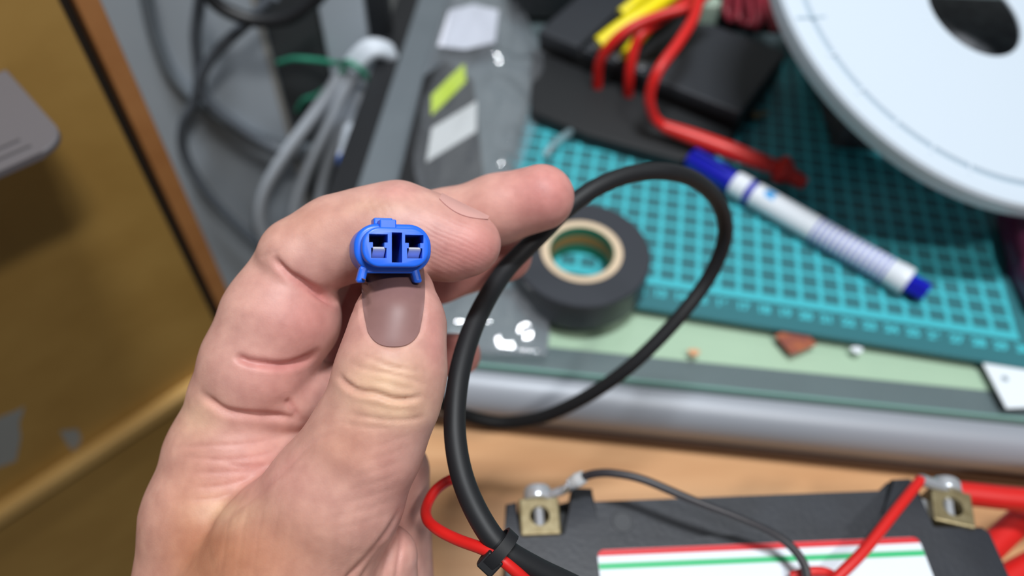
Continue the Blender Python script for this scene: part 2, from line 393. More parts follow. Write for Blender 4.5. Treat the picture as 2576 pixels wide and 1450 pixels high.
V, F = box((-0.13, 0.55, 0.15), (0.13, 0.78, 0.17*q), 0.05, 2, TPn); obj('clip', V, F, m_pb, pen)
V, F = lathe([(0.55, 0.205*q), (0.68, 0.21*q), (0.7, 0.22*q), (0.7, 0.272*q), (0.55, 0.274*q)], 32, TPn); sharp(obj('collar', V, F, m_pw, pen), 40)
V, F = lathe([(0.62, 0.272*q), (0.66, 0.273*q), (0.66, 0.3*q), (0.62, 0.301*q)], 32, TPn); sharp(obj('blue_ring', V, F, m_pb, pen), 40)
V, F = lathe([(0.6, 0.298*q), (0.69, 0.3*q), (0.69, 0.88*q), (0.72, 0.885*q), (0.72, 0.925*q), (0.66, 0.93*q), (0.4, 0.93*q)], 36, TPn); br = sharp(obj('barrel', V, F, m_pw, pen), 40)
n_s = 14
for i in range(n_s):
    z0 = (0.565+0.3*i/n_s)*q; z1 = z0+0.3*q/n_s*0.42
    # printed ring round most of the barrel
    VV = []; FF = []
    for k in range(21):
        a = math.radians(-40+290*k/20)
        for zz in (z0, z1): VV.append((0.694*math.cos(a), 0.694*math.sin(a), zz))
    FF = [[2*k, 2*k+1, 2*k+3, 2*k+2] for k in range(20)]
    sharp(obj('grip_stripe', xf(VV, TPn), FF, m_ps, pen), 60)
VV = []; 
for k in range(5):
    a = math.radians(75+45*k/4)
    for zz in (0.335, 0.375): VV.append((0.694*math.cos(a), 0.694*math.sin(a), (zz+0.006*abs(k-2))*q))
sharp(obj('logo', xf(VV, TPn), [[2*k, 2*k+1, 2*k+3, 2*k+2] for k in range(4)], m_pl, pen), 60)
V, F = lathe([(0.5, 0.925*q), (0.5, 0.985*q), (0.44, q), (0.0, q)], 6, TPn); obj('end_plug', V, F, m_pb, pen)

# ---- red test probe with its lead
m_red = mat('red_silicone', (208, 26, 22), 0.45); m_redp = mat('red_probe_plastic', (208, 36, 28), 0.4)
probe = empty('test_probe', at_z(1830, 385, 0), 'red test probe with finger guard and red lead leaning from the black box', 'probe')
A = at_z(1668, 318, 1.9); B = at_z(1958, 424, 1.15)
tube_obj('handle', [A, A*0.75+B*0.25, A*0.4+B*0.6, B], [0.34, 0.46, 0.5, 0.4], m_redp, probe, 16)
C1 = at_z(1975, 432, 1.05); C0 = at_z(1950, 420, 1.15)
pd2 = (C1-C0)/np.linalg.norm(C1-C0)
tube_obj('finger_guard', [C0, C0+pd2*0.2, C0+pd2*0.45, C1+pd2*0.3], [0.42, 0.78, 0.8, 0.5], m_redp, probe, 16)
tube_obj('tip_sleeve', [C1, at_z(2005, 452, 0.8), at_z(2024, 463, 0.7)], [0.42, 0.4, 0.34], m_redp, probe, 16)
tube_obj('lead', [at_z(1763, -60, 6.5), at_z(1757, 0, 6.2), at_z(1742, 50, 6.0), at_z(1705, 110, 5.6), at_z(1655, 180, 4.9), at_z(1634, 245, 3.6), at_z(1645, 295, 2.4), at_z(1672, 320, 1.88)], 0.3, m_red, probe, 12)

# ---- long black power box with wires
m_psu = mat('psu_black', (44, 47, 53), 0.55, bump=0.15, bscale=30); m_psud = mat('psu_black_front', (24, 25, 28), 0.6)
ZP = 2.2
a = at_z(1353, 81, ZP); b_ = at_z(1863, 286, ZP); pex = (b_-a); PL = np.linalg.norm(pex); pex /= PL
TB_ = frame(np.array([a[0], a[1], 0.02]), pex, np.cross(Z3, pex))
psu = empty('power_box', xf([[PL/2, 4, 0]], TB_)[0], 'long black power box with a terminal row, behind the marker pen', 'power supply')
V, F = box((0, 0.15, 0), (PL, 7.2, 1.75), 0.12, T=TB_); obj('base', V, F, m_psud, psu)
V, F = box((0, 0, 1.5), (2.9, 7.2, ZP+0.1), 0.14, T=TB_); obj('end_cover', V, F, m_psu, psu)
V, F = box((PL-5.4, 0, 1.5), (PL, 7.2, ZP), 0.14, T=TB_); obj('end_cover', V, F, m_psu, psu)
for i in range(4):
    x0 = 3.1+i*1.55
    if x0+1.3 > PL-5.5: break
    V, F = box((x0, 0.1, 1.6), (x0+1.3, 1.2, 2.15), 0.1, T=TB_); t = obj('terminal_block', V, F, m_psu, psu)
    V, F = lathe([(0.34, 2.1), (0.34, 2.22), (0.28, 2.27), (0, 2.27)], 14, TB_ @ np.array([[1, 0, 0, x0+0.65], [0, 1, 0, 0.65], [0, 0, 1, 0], [0, 0, 0, 1.0]])); sharp(obj('screw', V, F, mat('screw_grey', (110, 112, 118), 0.4, metal=0.6), t), 40)
V, F = box((2.9, 1.4, 1.6), (PL-5.4, 7.2, 1.95), 0.05, T=TB_); obj('deck', V, F, m_psud, psu)
m_yel = mat('yellow_wire', (244, 226, 8), 0.45)
W1 = [at_z(1502, 225, 0.7), at_z(1508, 160, 2.6), at_z(1540, 108, 4.0), at_z(1590, 68, 4.8), at_z(1660, 38, 5.2), at_z(1740, 15, 5.5), at_z(1800, -30, 5.4)]
W2 = [at_z(1580, 250, 0.6), at_z(1584, 180, 2.5), at_z(1598, 115, 3.8), at_z(1622, 78, 4.4), at_z(1690, 30, 4.6), at_z(1760, -20, 4.8)]
for Wp, lb in ((W1, 'red wire arching over the yellow wires on the black power box, the left one'), (W2, 'red wire arching out of the black power box, the right one beside the test lead')):
    tag(tube_obj('red_wire', Wp, 0.3, m_red), lb, 'wire', 'red wires of the black power box')
for Wp, r_, lb in (([at_z(1508, 112, 2.95), at_z(1560, 72, 3.6), at_z(1620, 34, 4.1), at_z(1680, -8, 4.3), at_z(1740, -60, 4.2)], 0.5, 'thick bright yellow wire on the black power box, longest of the three'),
                   ([at_z(1562, 36, 3.2), at_z(1600, 6, 3.6), at_z(1650, -30, 3.8), at_z(1700, -70, 3.6)], 0.36, 'short yellow wire at the top of the picture, left of the longest yellow wire'),
                   ([at_z(1572, 142, 2.5), at_z(1596, 110, 2.7), at_z(1640, 60, 2.9), at_z(1700, 0, 3.1)], 0.36, 'dull yellow wire under the red wires on the black power box')):
    tag(tube_obj('yellow_wire', Wp, r_, m_yel), lb, 'wire', 'yellow wires of the black power box')
m_dred = mat('dark_red_wire', (150, 48, 62), 0.45)
for i, (pts, lb) in enumerate((([(1838, -40), (1826, 20), (1835, 52), (1848, 30), (1856, -40)], 'left'), ([(1862, -40), (1858, 40), (1874, 62), (1888, 50), (1880, -30)], 'second'), ([(1905, -40), (1908, 30), (1900, 70), (1915, 40), (1925, -40)], 'third'), ([(1922, -40), (1932, 20), (1944, 72), (1952, 60), (1945, -40)], 'right'))):
    tag(tube_obj('dark_red_wire', [at_z(x, y, 2.4+0.35*math.sin(2.0*k)) for k, (x, y) in enumerate(pts)], 0.22, m_dred, sub=6), f'dark red wire loop at the top beside the white disc, {lb} of the four', 'wire', 'dark red wires')
P = list(xf([[PL-0.1, 0.05, 0], [-0.4, 0.05, 0]], TB_)) + [at_z(x, y, 0.9) for x, y in ((1335, 278), (1480, 338), (1712, 402), (1838, 352))]  # low black slab filling the area in front of the power box
V, F = prism([(p[0], p[1]) for p in P], 0.02, 0.9, 0.15, 3); tag(sharp(obj('flat_slab', V, F, mat('flat_slab_black', (22, 24, 27), 0.65)), 40), 'flat black slab lying on the mat in front of the power box', 'case')
# green board edge and pale plug at the top of the picture
a = at_z(1962, -10, 1.5); TG = frame(a, pex, np.cross(Z3, pex))
V, F = box((-0.8, -0.6, -1.5), (1.4, 5, 0.4), 0.08, T=TG); tag(obj('green_block', V, F, mat('green_plastic', (40, 120, 80), 0.5)), 'small green plastic block behind the dark red wires', 'block')
a = at_z(1788, 0, 2.4); V, F = lathe([(0, -2.4), (0.7, -2.4), (0.75, -0.3), (0.68, -0.05), (0.3, 0), (0, 0)], 20, frame(a, (1, 0, 0))); tag(sharp(obj('pale_cap', V, F, mat('pale_green_cap', (182, 200, 182), 0.5)), 40), 'pale rounded plastic cap behind the red test lead', 'cap')
# dark equipment further back
V, F = box((-1, 46.6, -0.28), (22, 58, 5.0), 0.3); tag(sharp(obj('black_case', V, F, mat('case_black', (34, 36, 40), 0.6))), 'black equipment case at the far side of the mat behind the power box', 'case')
# loose clear cable clip / jumper on the mat
V, F = tube([at_z(1370, 392, 0.25), at_z(1395, 362, 0.55), at_z(1430, 335, 0.6), at_z(1458, 318, 0.3)], 0.22, 10); 
m_clear = mat('frosted_tubing', (150, 178, 186), 0.25); m_clear.node_tree.nodes['Principled BSDF'].inputs['Alpha'].default_value = 0.45
tag(sharp(obj('clear_tube', V, F, m_clear), 60), 'short clear plastic tube lying on the mat beside the bag', 'tube')
# brass jack parts near the box corner
a = at_z(1905, 300, 0.0)
jk = empty('loose_screw', a, 'loose brass screw on the mat at the right corner of the power box', 'screw')
jd = frame(a+np.array([0, 0, 0.3]), (0, 0, 1), (0.3, -0.95, 0)); 
V, F = lathe([(0, -0.5), (0.3, -0.5), (0.3, -0.25), (0.13, -0.22), (0.12, 0.6), (0, 0.62)], 14, jd); sharp(obj('screw_body', V, F, mat('brass_dull', (150, 130, 96), 0.35, metal=0.8), jk), 40)

# ---- large white disc (tilted, resting on a black box)
m_disc = mat('disc_white_plastic', (204, 216, 228), 0.32, spec=0.5)
dc = np.array([22.394, 34.661, 8.604]); dn = np.array([0.235, -0.26, 1.0]); dn /= np.linalg.norm(dn)
DX = np.cross((0, 1, 0), dn); TDc = frame(dc, DX, np.cross(dn, DX))
disc = empty('white_disc', dc-Z3*dc[2]*1.0+np.array([0, 0, 6.5]), 'large white round plastic disc with a round hole, propped above the mat', 'disc')
R = 11.05
V, F = lathe([(2.66, -0.14), (R-0.75, -0.16), (R-0.7, -1.1), (R-0.3, -1.12), (R-0.06, -0.95), (R, -0.7), (R, -0.22), (R-0.1, -0.05), (R-0.3, 0.0), (10.02, 0.0), (9.96, -0.1), (9.78, -0.1), (9.72, 0.02), (2.72, 0.02), (2.66, -0.04)], 120, TDc, True)
sharp(obj('disc_body', V, F, m_disc, disc), 30)
m_tick = mat('disc_groove_grey', (160, 180, 194), 0.4)
V, F = lathe([(9.79, -0.098), (9.95, -0.098), (9.95, -0.085), (9.79, -0.085)], 120, TDc, True); sharp(obj('groove_shade_line', V, F, m_tick, disc), 40)  # grey ring puts the groove's shading into the colour
for adeg, ln_ in ((187, 0.5), (200, 1.0), (212, 0.45), (224, 0.55), (236, 0.45), (247, 0.5), (258, 0.5)):
    T2 = TDc @ np.array([[math.cos(math.radians(adeg)), -math.sin(math.radians(adeg)), 0, 0], [math.sin(math.radians(adeg)), math.cos(math.radians(adeg)), 0, 0], [0, 0, 1, 0], [0, 0, 0, 1]])
    V, F = box((9.85-ln_*0.7, -0.07, -0.05), (9.85+ln_*0.9, 0.07, 0.035), 0.02, 1, T2); obj('moulded_rib', V, F, m_tick if ln_ > 0.8 else m_disc, disc)
V, F = box((18.2, 34.0, 0.02), (28.5, 41.5, 5.6), 0.25); tag(sharp(obj('black_block', V, F, mat('block_black', (52, 54, 60), 0.6, var=(104, 106, 110), scale=1.0))), 'black box under the white disc, seen through its hole', 'box')

# ---- purple pouch at the right edge
m_pur = mat('purple_vinyl', (112, 46, 84), 0.28, var=(96, 38, 72), scale=3)
P = [at_z(2492, 560, 0), at_z(2530, 690, 0), at_z(2576, 800, 0), at_z(2760, 800, 0), at_z(2760, 560, 0)]
V, F = prism([(p[0], p[1]) for p in P][::1], 0.02, 1.7, 0.6, 4)
tag(sharp(obj('purple_pouch', V, F, m_pur), 60), 'dark purple glossy pouch on the right edge of the cutting mat below the disc', 'pouch')

# ---- clear bag, black module inside, stickers and paper
ys = [18.9, 20.2, 25, 31.4, 37, 41.2, 44, 49.5]; xr = [1.7, 1.9, 0.9, 0.25, 1.5, 2.9, 0.9, -0.6]; xl = [-4.6, -4.8, -5.6, -6.5, -6.3, -5.9, -5.7, -5.2]
NU, NV = 44, 120
PEAKS = [(*at_z(px_, py_, 1.2)[:2], bh, bw) for px_, py_, bh, bw in ((1072, 78, 0.75, 0.7), (1238, 150, 0.85, 0.75), (1284, 160, 0.6, 0.6), (1262, 215, 0.4, 0.9), (1272, 395, 0.5, 0.6), (1288, 330, 0.35, 0.6), (1335, 165, 0.4, 0.8), (1300, 240, 0.4, 0.6), (1215, 470, 0.4, 0.7))]
def bag_top(uu, y, x):
    h = 0.3 + 0.85*math.sin(math.pi*uu)**0.5*(0.35+0.65*min(1, max(0, (y-27)/6)))
    fl = 0.35+0.65*min(1, max(0, (uu-0.55)/0.25))
    h += fl*(0.22*math.sin(2.3*x+0.8*y)*math.sin(math.pi*uu) + 0.13*math.sin(4.1*x-1.3*y+1)*math.sin(math.pi*uu)) + 0.06*math.sin(0.9*y+2*x)
    for (bx_, by_, bh, bw) in PEAKS: h += bh*math.exp(-((x-bx_)**2+(y-by_)**2)/(bw*bw))
    return max(h, 0.06)
V = []; 
for j in range(NV):
    y = ys[0]+(ys[-1]-ys[0])*j/(NV-1); a_, b2 = np.interp(y, ys, xl), np.interp(y, ys, xr)
    for i in range(NU):
        uu = i/(NU-1); x = a_+(b2-a_)*uu; edge = min(1, min(uu, 1-uu)*8)*min(1, min(j, NV-1-j)/6)
        V.append((x, y, 0.05+bag_top(uu, y, x)*(0.05+0.95*edge)))
nb = len(V)
V += [(p[0], p[1], 0.03) for p in V]
F = [[j*NU+i, j*NU+i+1, (j+1)*NU+i+1, (j+1)*NU+i] for j in range(NV-1) for i in range(NU-1)]
F += [[nb+j*NU+i, nb+(j+1)*NU+i, nb+(j+1)*NU+i+1, nb+j*NU+i+1] for j in range(NV-1) for i in range(NU-1)]
rim = [i for i in range(NU)]+[j*NU+NU-1 for j in range(1, NV)]+[(NV-1)*NU+i for i in range(NU-2, -1, -1)]+[j*NU for j in range(NV-2, 0, -1)]
F += [[rim[k], nb+rim[k], nb+rim[(k+1) % len(rim)], rim[(k+1) % len(rim)]] for k in range(len(rim))]
bagm = bpy.data.materials.new('clear_poly_bag'); bagm.use_nodes = True; nt = bagm.node_tree; nt.nodes.remove(nt.nodes['Principled BSDF'])
tr = nt.nodes.new('ShaderNodeBsdfTransparent'); tr.inputs[0].default_value = (0.95, 0.96, 0.97, 1)
gs = nt.nodes.new('ShaderNodeBsdfGlossy'); gs.inputs['Roughness'].default_value = 0.07
df = nt.nodes.new('ShaderNodeBsdfDiffuse'); df.inputs[0].default_value = (0.66, 0.70, 0.76, 1)
m1 = nt.nodes.new('ShaderNodeMixShader'); m2 = nt.nodes.new('ShaderNodeMixShader'); m1.inputs[0].default_value = 0.11
nt.links.new(tr.outputs[0], m1.inputs[1]); nt.links.new(df.outputs[0], m1.inputs[2]); nt.links.new(film_reflect(nt, 0.06), m2.inputs[0]); nt.links.new(m1.outputs[0], m2.inputs[1]); nt.links.new(gs.outputs[0], m2.inputs[2]); nt.links.new(m2.outputs[0], nt.nodes['Material Output'].inputs['Surface'])
tag(obj('plastic_bag', V, F, bagm, smooth=True), 'long crumpled clear plastic bag lying beside the mat, holding the black module', 'bag')
ZM = 0.62
mod = empty('black_module', (-4.1, 33, 0.08), 'flat black module with yellow and white stickers inside the clear bag', 'module')
P = [at_z(x, y, ZM) for x, y in ((985, 520), (1200, 520), (1215, 420), (1190, 200), (1120, 150), (1065, 190), (1020, 380))]
V, F = prism([(p[0], p[1]) for p in P], 0.1, ZM, 0.1, 2); obj('module_body', V, F, mat('module_black', (18, 19, 23), 0.6), mod)
for nm, pts, mm in (('yellow_sticker', ((1085, 290), (1112, 265), (1172, 205), (1168, 160), (1135, 190), (1085, 240)), mat('sticker_yellow', (206, 232, 20), 0.5)), ('white_sticker', ((1072, 408), (1130, 372), (1198, 330), (1199, 254), (1140, 290), (1086, 322)), mat('sticker_white', (214, 216, 216), 0.6))):
    P = [at_z(x, y, ZM+0.03) for x, y in pts]; V, F = prism([(p[0], p[1]) for p in P], ZM, ZM+0.035); tag(obj(nm, V, F, mm, mod), nm.replace('_', ' '))
P = [at_z(x, y, 0.9) for x, y in ((1100, 110), (1170, 118), (1245, 100), (1255, 20), (1190, 5), (1130, 20))]
V, F = prism([(p[0], p[1]) for p in P], 0.7, 0.74); tag(obj('folded_paper', V, F, mat('paper_white', (222, 224, 236), 0.7)), 'folded white paper slip inside the top of the clear bag', 'paper')

# ---- coiled grey cable tied to the post, and the hanging strands
m_gcab = mat('grey_cable', (214, 222, 232), 0.45)
def pp(x, y, off=0.8): return at_pl(x, y, (0, PY-off, 0), pn)
coil = [(880, 330, 2.6), (912, 240, 1.8), (955, 185, 1.2), (985, 165, 1.0), (980, 140, 1.4), (935, 132, 2.0), (880, 205, 2.3), (825, 320, 2.2), (768, 440, 2.0), (742, 540, 1.9), (758, 640, 1.8), (790, 680, 1.8), (815, 640, 1.8), (800, 560, 1.6), (815, 450, 1.5), (858, 330, 1.4), (905, 215, 1.3), (965, 150, 0.9), (975, 125, 1.2), (925, 117, 1.7), (870, 175, 2.0), (790, 290, 2.4), (705, 410, 2.6), (662, 500, 2.5), (660, 580, 2.4), (700, 660, 2.0), (780, 720, 1.6)]
ccb = empty('coiled_cable', pp(800, 700), 'light grey coiled cable bundle tied to the dark post with green wire', 'cable')
e1 = at_pl(868, 392, (-10.5, 0, 0), np.array([1.0, 0, 0])); e2 = at_pl(866, 432, (-10.5, 0, 0), np.array([1.0, 0, 0]))
tube_obj('cable', [e1]+[pp(x, y, o_) for x, y, o_ in coil], 0.48, m_gcab, ccb, 12, 6)
tube_obj('blue_end_plug', [e1, (e1+e2)/2, e2], [0.42, 0.48, 0.4], mat('blue_plug', (50, 110, 210), 0.4), ccb, 12)
m_grn = mat('green_twist_wire', (48, 140, 112), 0.5)
tw = empty('twist_tie', pp(880, 200), 'green twist tie wire looped round the coiled cable and the post', 'tie')
tube_obj('loop', [pp(x, y, o_) for x, y, o_ in ((700, 158, 0.1), (740, 148, 0.35), (800, 152, 0.6), (850, 160, 1.6), (880, 158, 3.0), (915, 185, 3.0), (935, 225, 2.2), (930, 245, 1.2))], 0.2, m_grn, tw, 8)
tube_obj('tail', [pp(x, y, o_) for x, y, o_ in ((748, 278, 0.1), (765, 252, 0.4), (800, 238, 0.8), (840, 205, 1.6), (862, 175, 2.6))], 0.18, m_grn, tw, 8)
tube_obj('copper_end', [pp(931, 244, 1.2), pp(931, 256, 2.2), pp(928, 268, 3.4)], 0.28, mat('copper_end', (206, 150, 110), 0.4), tw, 8)
m_hc = mat('hang_cable_grey', (118, 126, 134), 0.5); m_hd = mat('hang_strand_dark', (92, 98, 106), 0.5)  # darker grey is for the two dark lines built as tubes
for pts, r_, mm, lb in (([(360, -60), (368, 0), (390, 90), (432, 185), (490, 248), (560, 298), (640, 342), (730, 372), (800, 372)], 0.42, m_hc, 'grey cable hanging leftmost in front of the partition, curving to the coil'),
                        ([(506, -60), (502, 0), (492, 90), (500, 180), (492, 250), (462, 310), (462, 380), (510, 470), (590, 560), (680, 640), (760, 690)], 0.36, m_hd, 'dark grey strand hanging down past the crossing toward the hand'),
                        ([(690, -10), (632, 48), (570, 105), (522, 160), (505, 215), (535, 265), (600, 318), (680, 368), (760, 392)], 0.36, m_hd, 'dark grey strand running diagonally under the black cable at the top'),
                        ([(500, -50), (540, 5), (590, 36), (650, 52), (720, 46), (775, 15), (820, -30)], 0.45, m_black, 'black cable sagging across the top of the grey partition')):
    tag(tube_obj('hanging_strand', [pp(x, y, {0.42: 0.5, 0.36: 1.5+0.9*('diagonally' in lb), 0.45: 3.4}[r_]) for i, (x, y) in enumerate(pts)], r_, mm, None, 10), lb, 'cable', 'cables on the partition')

# ================================================================== BATTERY
m_bat = mat('battery_black_abs', (42, 45, 52), 0.5, var=(36, 38, 44), scale=1.5, bump=0.2, bscale=60)
m_brass = mat('terminal_brass', (150, 138, 106), 0.38, metal=0.55, var=(128, 114, 82), scale=0.25)
m_steel = mat('bolt_steel', (205, 208, 214), 0.25, metal=0.6)
ZB = 5.0
bat = empty('battery', (8, 5, ZT), 'black battery lying on the wooden tray with brass terminals and a white label', 'battery')
def bz(x, y, z=ZB): p = at_z(x, y, ZB); return (p[0], p[1])
LL = bz(1505, 1385); LR = bz(2305, 1352); bx = np.array([LR[0]-LL[0], LR[1]-LL[1], 0]); bx /= np.linalg.norm(bx); by = np.cross(Z3, bx)
def down(p, k): return (p[0]-by[0]*k, p[1]-by[1]*k)
low = [down(bz(1268, 1345), 6.5), down(bz(2492, 1340), 6.5), bz(2492, 1340), bz(2470, 1325), bz(2345, 1332), bz(2303, 1212), bz(2288, 1203), bz(2240, 1205), bz(2228, 1230), bz(1495, 1258), bz(1490, 1228), bz(1437, 1226), bz(1425, 1352), bz(1303, 1354), bz(1300, 1262), bz(1272, 1268), bz(1268, 1345)]
V, F = prism(low, ZT+0.02, ZB-0.28, 0.05, 1); obj('case', V, F, m_bat, bat)
up = [down(bz(1268, 1345), 6.5), down(bz(2492, 1340), 6.5), bz(2492, 1340), bz(2470, 1325), bz(2345, 1332), bz(2303, 1212), bz(2288, 1203), bz(2244, 1205), bz(2228, 1295), bz(2185, 1338), bz(1548, 1366), bz(1512, 1352), bz(1500, 1320), bz(1490, 1228), bz(1437, 1226), bz(1425, 1352), bz(1303, 1354), bz(1300, 1262), bz(1272, 1268), bz(1268, 1345)]
V, F = prism(up, ZB-0.32, ZB, 0.08, 2); sharp(obj('face_plate', V, F, m_bat, bat), 40)
for pk in (((1300, 1262), (1302, 1356), (1427, 1354), (1440, 1227)), ((2301, 1212), (2343, 1334), (2472, 1327), (2440, 1225))):
    V, F = prism([bz(*p) for p in pk], ZT+0.02, ZB-1.15, 0.04, 1); obj('terminal_pocket', V, F, mat('battery_pocket', (26, 27, 30), 0.6), bat)
pf = at_z(1567, 1312, ZB-0.28); V, F = lathe([(0.38, 0), (0.36, 0.03), (0.3, 0.035), (0.28, 0.015), (0, 0.015)], 28, frame(pf, (1, 0, 0))); sharp(obj('moulded_boss', V, F, mat('battery_boss', (62, 64, 68), 0.6), bat), 40)
def terminal(px, py, rot):
    c = at_z(px, py, ZB+0.15); ang = math.atan2(bx[1], bx[0])+rot
    ex = np.array([math.cos(ang), math.sin(ang), 0]); T = frame(c, ex, np.cross(Z3, ex))
    Vb, Fb = box((-0.66, -0.62, -1.15), (0.66, 0.62, 0.0), 0.07, 2, T)
    blk = obj('terminal_block', Vb, Fb, m_brass, bat)
    b0 = base_of(bat)
    def cyl(r, z0, z1, T3): return lathe([(0, z0), (r, z0), (r, z1), (0, z1)], 24, T3)
    Vc, Fc = cyl(0.33, -0.95, 0.4, T)
    # cutter needs the same parent offset
    ct = obj('cutter', Vc, Fc, None, base=(0, 0, 0))
    bpy.context.view_layer.update()
    md = blk.modifiers.new('b', 'BOOLEAN'); md.object = ct; md.operation = 'DIFFERENCE'; md.solver = 'EXACT'
    dg = bpy.context.evaluated_depsgraph_get(); dg.update(); me = bpy.data.meshes.new_from_object(blk.evaluated_get(dg)); blk.modifiers.clear(); blk.data = me
    bpy.data.objects.remove(ct, do_unlink=True)
    TY = T @ np.array([[1, 0, 0, 0], [0, 0, 1, 0], [0, -1, 0, -0.32], [0, 0, 0, 1.0]])    # local z -> away (+y)
    V, F = lathe([(0.17, -0.5), (0.17, 0.62), (0.46, 0.62), (0.48, 0.66), (0.48, 0.95), (0.40, 1.08), (0.18, 1.14), (0, 1.14)], 20, TY); bo = sharp(obj('bolt', V, F, m_steel, bat), 40)
    V, F = lathe([(0.2, 0.60), (0.5, 0.60), (0.5, 0.66), (0.2, 0.66)], 24, TY, True); sharp(obj('washer', V, F, m_steel, bo), 40)
    return T
T1 = terminal(1358, 1298, 0.0); T2 = terminal(2398, 1275, -0.28)
V, F = box((-1.05, -0.45, -0.75), (-0.66, 0.25, -0.35), 0.06, 2, T2); obj('nut', V, F, m_steel, bat)
# label with its two stripes
m_lab = mat('label_white', (222, 230, 238), 0.35)
lw_ = np.linalg.norm(np.array(LR)-np.array(LL)); TL = frame(np.array([(LL[0]+LR[0])/2, (LL[1]+LR[1])/2, ZB]), bx, by)
V, F = prism(rrect(lw_+0.1, 5.6, 0.25, 5, 0, -2.8), 0.0, 0.03, 0, T=TL); lb = obj('label', V, F, m_lab, bat)
V, F = prism([(-lw_/2-0.04, -0.2), (lw_/2+0.04, -0.2), (lw_/2+0.0, -0.08), (lw_/2-0.12, -0.005), (-lw_/2+0.12, -0.005), (-lw_/2, -0.08)], 0.03, 0.036, T=TL); tag(obj('red_stripe', V, F, mat('label_red', (208, 40, 48), 0.4), lb), 'red stripe')
V, F = prism([(-lw_/2-0.04, -0.62), (lw_/2+0.04, -0.62), (lw_/2+0.04, -0.43), (-lw_/2-0.04, -0.43)], 0.03, 0.036, T=TL); tag(obj('green_stripe', V, F, mat('label_green', (60, 184, 120), 0.4), lb), 'green stripe')
# thin wires from the terminals
tin = empty('battery_wire', xf([[0.9, 0.7, 0.1]], T1)[0], 'thin black wire with a silver crimp lug on the left battery terminal', 'wire')
lugA = xf([[0.15, 0.66, -0.15]], T1)[0]; g1 = at_z(1420, 1232, ZB+0.4); g2 = at_z(1440, 1216, ZB+0.9); g3 = at_z(1468, 1200, ZB+1.2)
tube_obj('lug_neck', [lugA, (lugA+g1)/2, g1, g2], [0.12, 0.14, 0.15, 0.2], m_steel, tin, 10); tube_obj('crimp_sleeve', [g2, (g2+g3)/2, g3], [0.2, 0.24, 0.2], mat('lug_tin', (225, 228, 230), 0.25, metal=0.3), tin, 12)
tube_obj('insulated_wire', [g3, at_z(1500, 1192, ZB+1.5), at_z(1545, 1192, ZB+1.7), at_z(1620, 1208, ZB+1.8), at_z(1740, 1258, ZB+1.7), at_z(1860, 1304, ZB+1.5), at_z(1960, 1352, ZB+1.2), at_z(2012, 1402, ZB+1.0), at_z(2030, 1455, ZB+0.8), at_z(2020, 1520, ZB+0.5)], 0.135, mat('black_wire', (52, 50, 54), 0.4), tin, 10)
rw = empty('battery_wire', xf([[-0.5, 0.8, 0]], T2)[0], 'thin red wire running diagonally from the right battery terminal over the white label', 'wire')
h0 = xf([[-0.1, 0.66, -0.1]], T2)[0]; h1 = at_z(2316, 1208, ZB+0.5)
tube_obj('lug_neck', [h0, (h0+h1)/2, h1], [0.14, 0.18, 0.2], m_steel, rw, 10)
tube_obj('insulated_wire', [h1, at_z(2250, 1290, ZB+0.8), at_z(2172, 1388, ZB+0.9), at_z(2105, 1455, ZB+0.8), at_z(2040, 1530, ZB+0.6)], 0.17, m_red, rw, 10)
tag(tube_obj('battery_wire', [at_z(1990, 1452, ZB+0.3), at_z(2030, 1440, ZB+0.45), at_z(2075, 1440, ZB+0.45), at_z(2120, 1462, ZB+0.3)], 0.15, m_red), 'short red wire end on the white battery label at the bottom of the picture', 'wire')
for pts, zz, r_, lb_ in (([(2395, 1240), (2440, 1244), (2510, 1252), (2600, 1262), (2720, 1290)], 3.6, 0.42, 'thick red battery cable leaving the right terminal, uppermost of three'), ([(2720, 1200), (2620, 1265), (2555, 1320), (2500, 1372), (2440, 1430)], 1.5, 0.5, 'thick red battery cable crossing diagonally beside the battery, middle of three'), ([(2720, 1370), (2620, 1410), (2560, 1440), (2500, 1475)], 0.6, 0.5, 'thick red battery cable in the bottom right corner, lowest of three')):
    P_ = [at_z(x, y, zz) for x, y in pts]; o_ = max(P_, key=lambda p: p[0]); tail = [o_+np.array([5, 0.6, -0.3*(zz-ZT)]), o_+np.array([12, -0.5+(zz-1.5)*1.6, -(zz-ZT-r_-0.35)]), o_+np.array([24, -2.0+(zz-1.5)*1.6, -(zz-ZT-r_-0.35)])]
    P_ = P_+tail if o_ is P_[-1] else tail[::-1]+P_
    tag(tube_obj('battery_cable', P_, r_, m_red), lb_, 'cable', 'thick red battery cables')

# ================================================================== HAND (one continuous skin, in camera-aligned centimetres, then moved into the room)
RW = np.stack([CR, CU, -CF], 1)                        # camera-aligned axes -> room
def cp(x, y, d): return np.array([(x-1288)/FPX*d, -(y-725)/FPX*d, -d])
def c2w(P): return CC + np.asarray(P) @ RW.T
HS = 0.052                                              # grid step
LO = np.array([-10.2, -13.0, -24.6]); HI = np.array([3.4, 3.6, -13.8])
NG = np.ceil((HI-LO)/HS).astype(int)
gxs, gys, gzs = [LO[i]+HS*np.arange(NG[i]) for i in range(3)]
def chain_eval(X, Y, Z, pts, k):
    """smooth union of cones along a chain of (point, radius)"""
    D = None
    for (a, ra), (b2, rb) in zip(pts[:-1], pts[1:]):
        ab = b2-a; L2 = ab@ab
        t = ((X-a[0])*ab[0]+(Y-a[1])*ab[1]+(Z-a[2])*ab[2])/L2; np.clip(t, 0, 1, out=t)
        d = np.sqrt((X-a[0]-t*ab[0])**2+(Y-a[1]-t*ab[1])**2+(Z-a[2]-t*ab[2])**2)-(ra+(rb-ra)*t)
        D = d if D is None else smin(D, d, k)
    return D
def smin(a, b2, k):
    if k <= 0: return np.minimum(a, b2)
    h = np.maximum(k-np.abs(a-b2), 0)/k
    return np.minimum(a, b2)-h*h*k*0.25
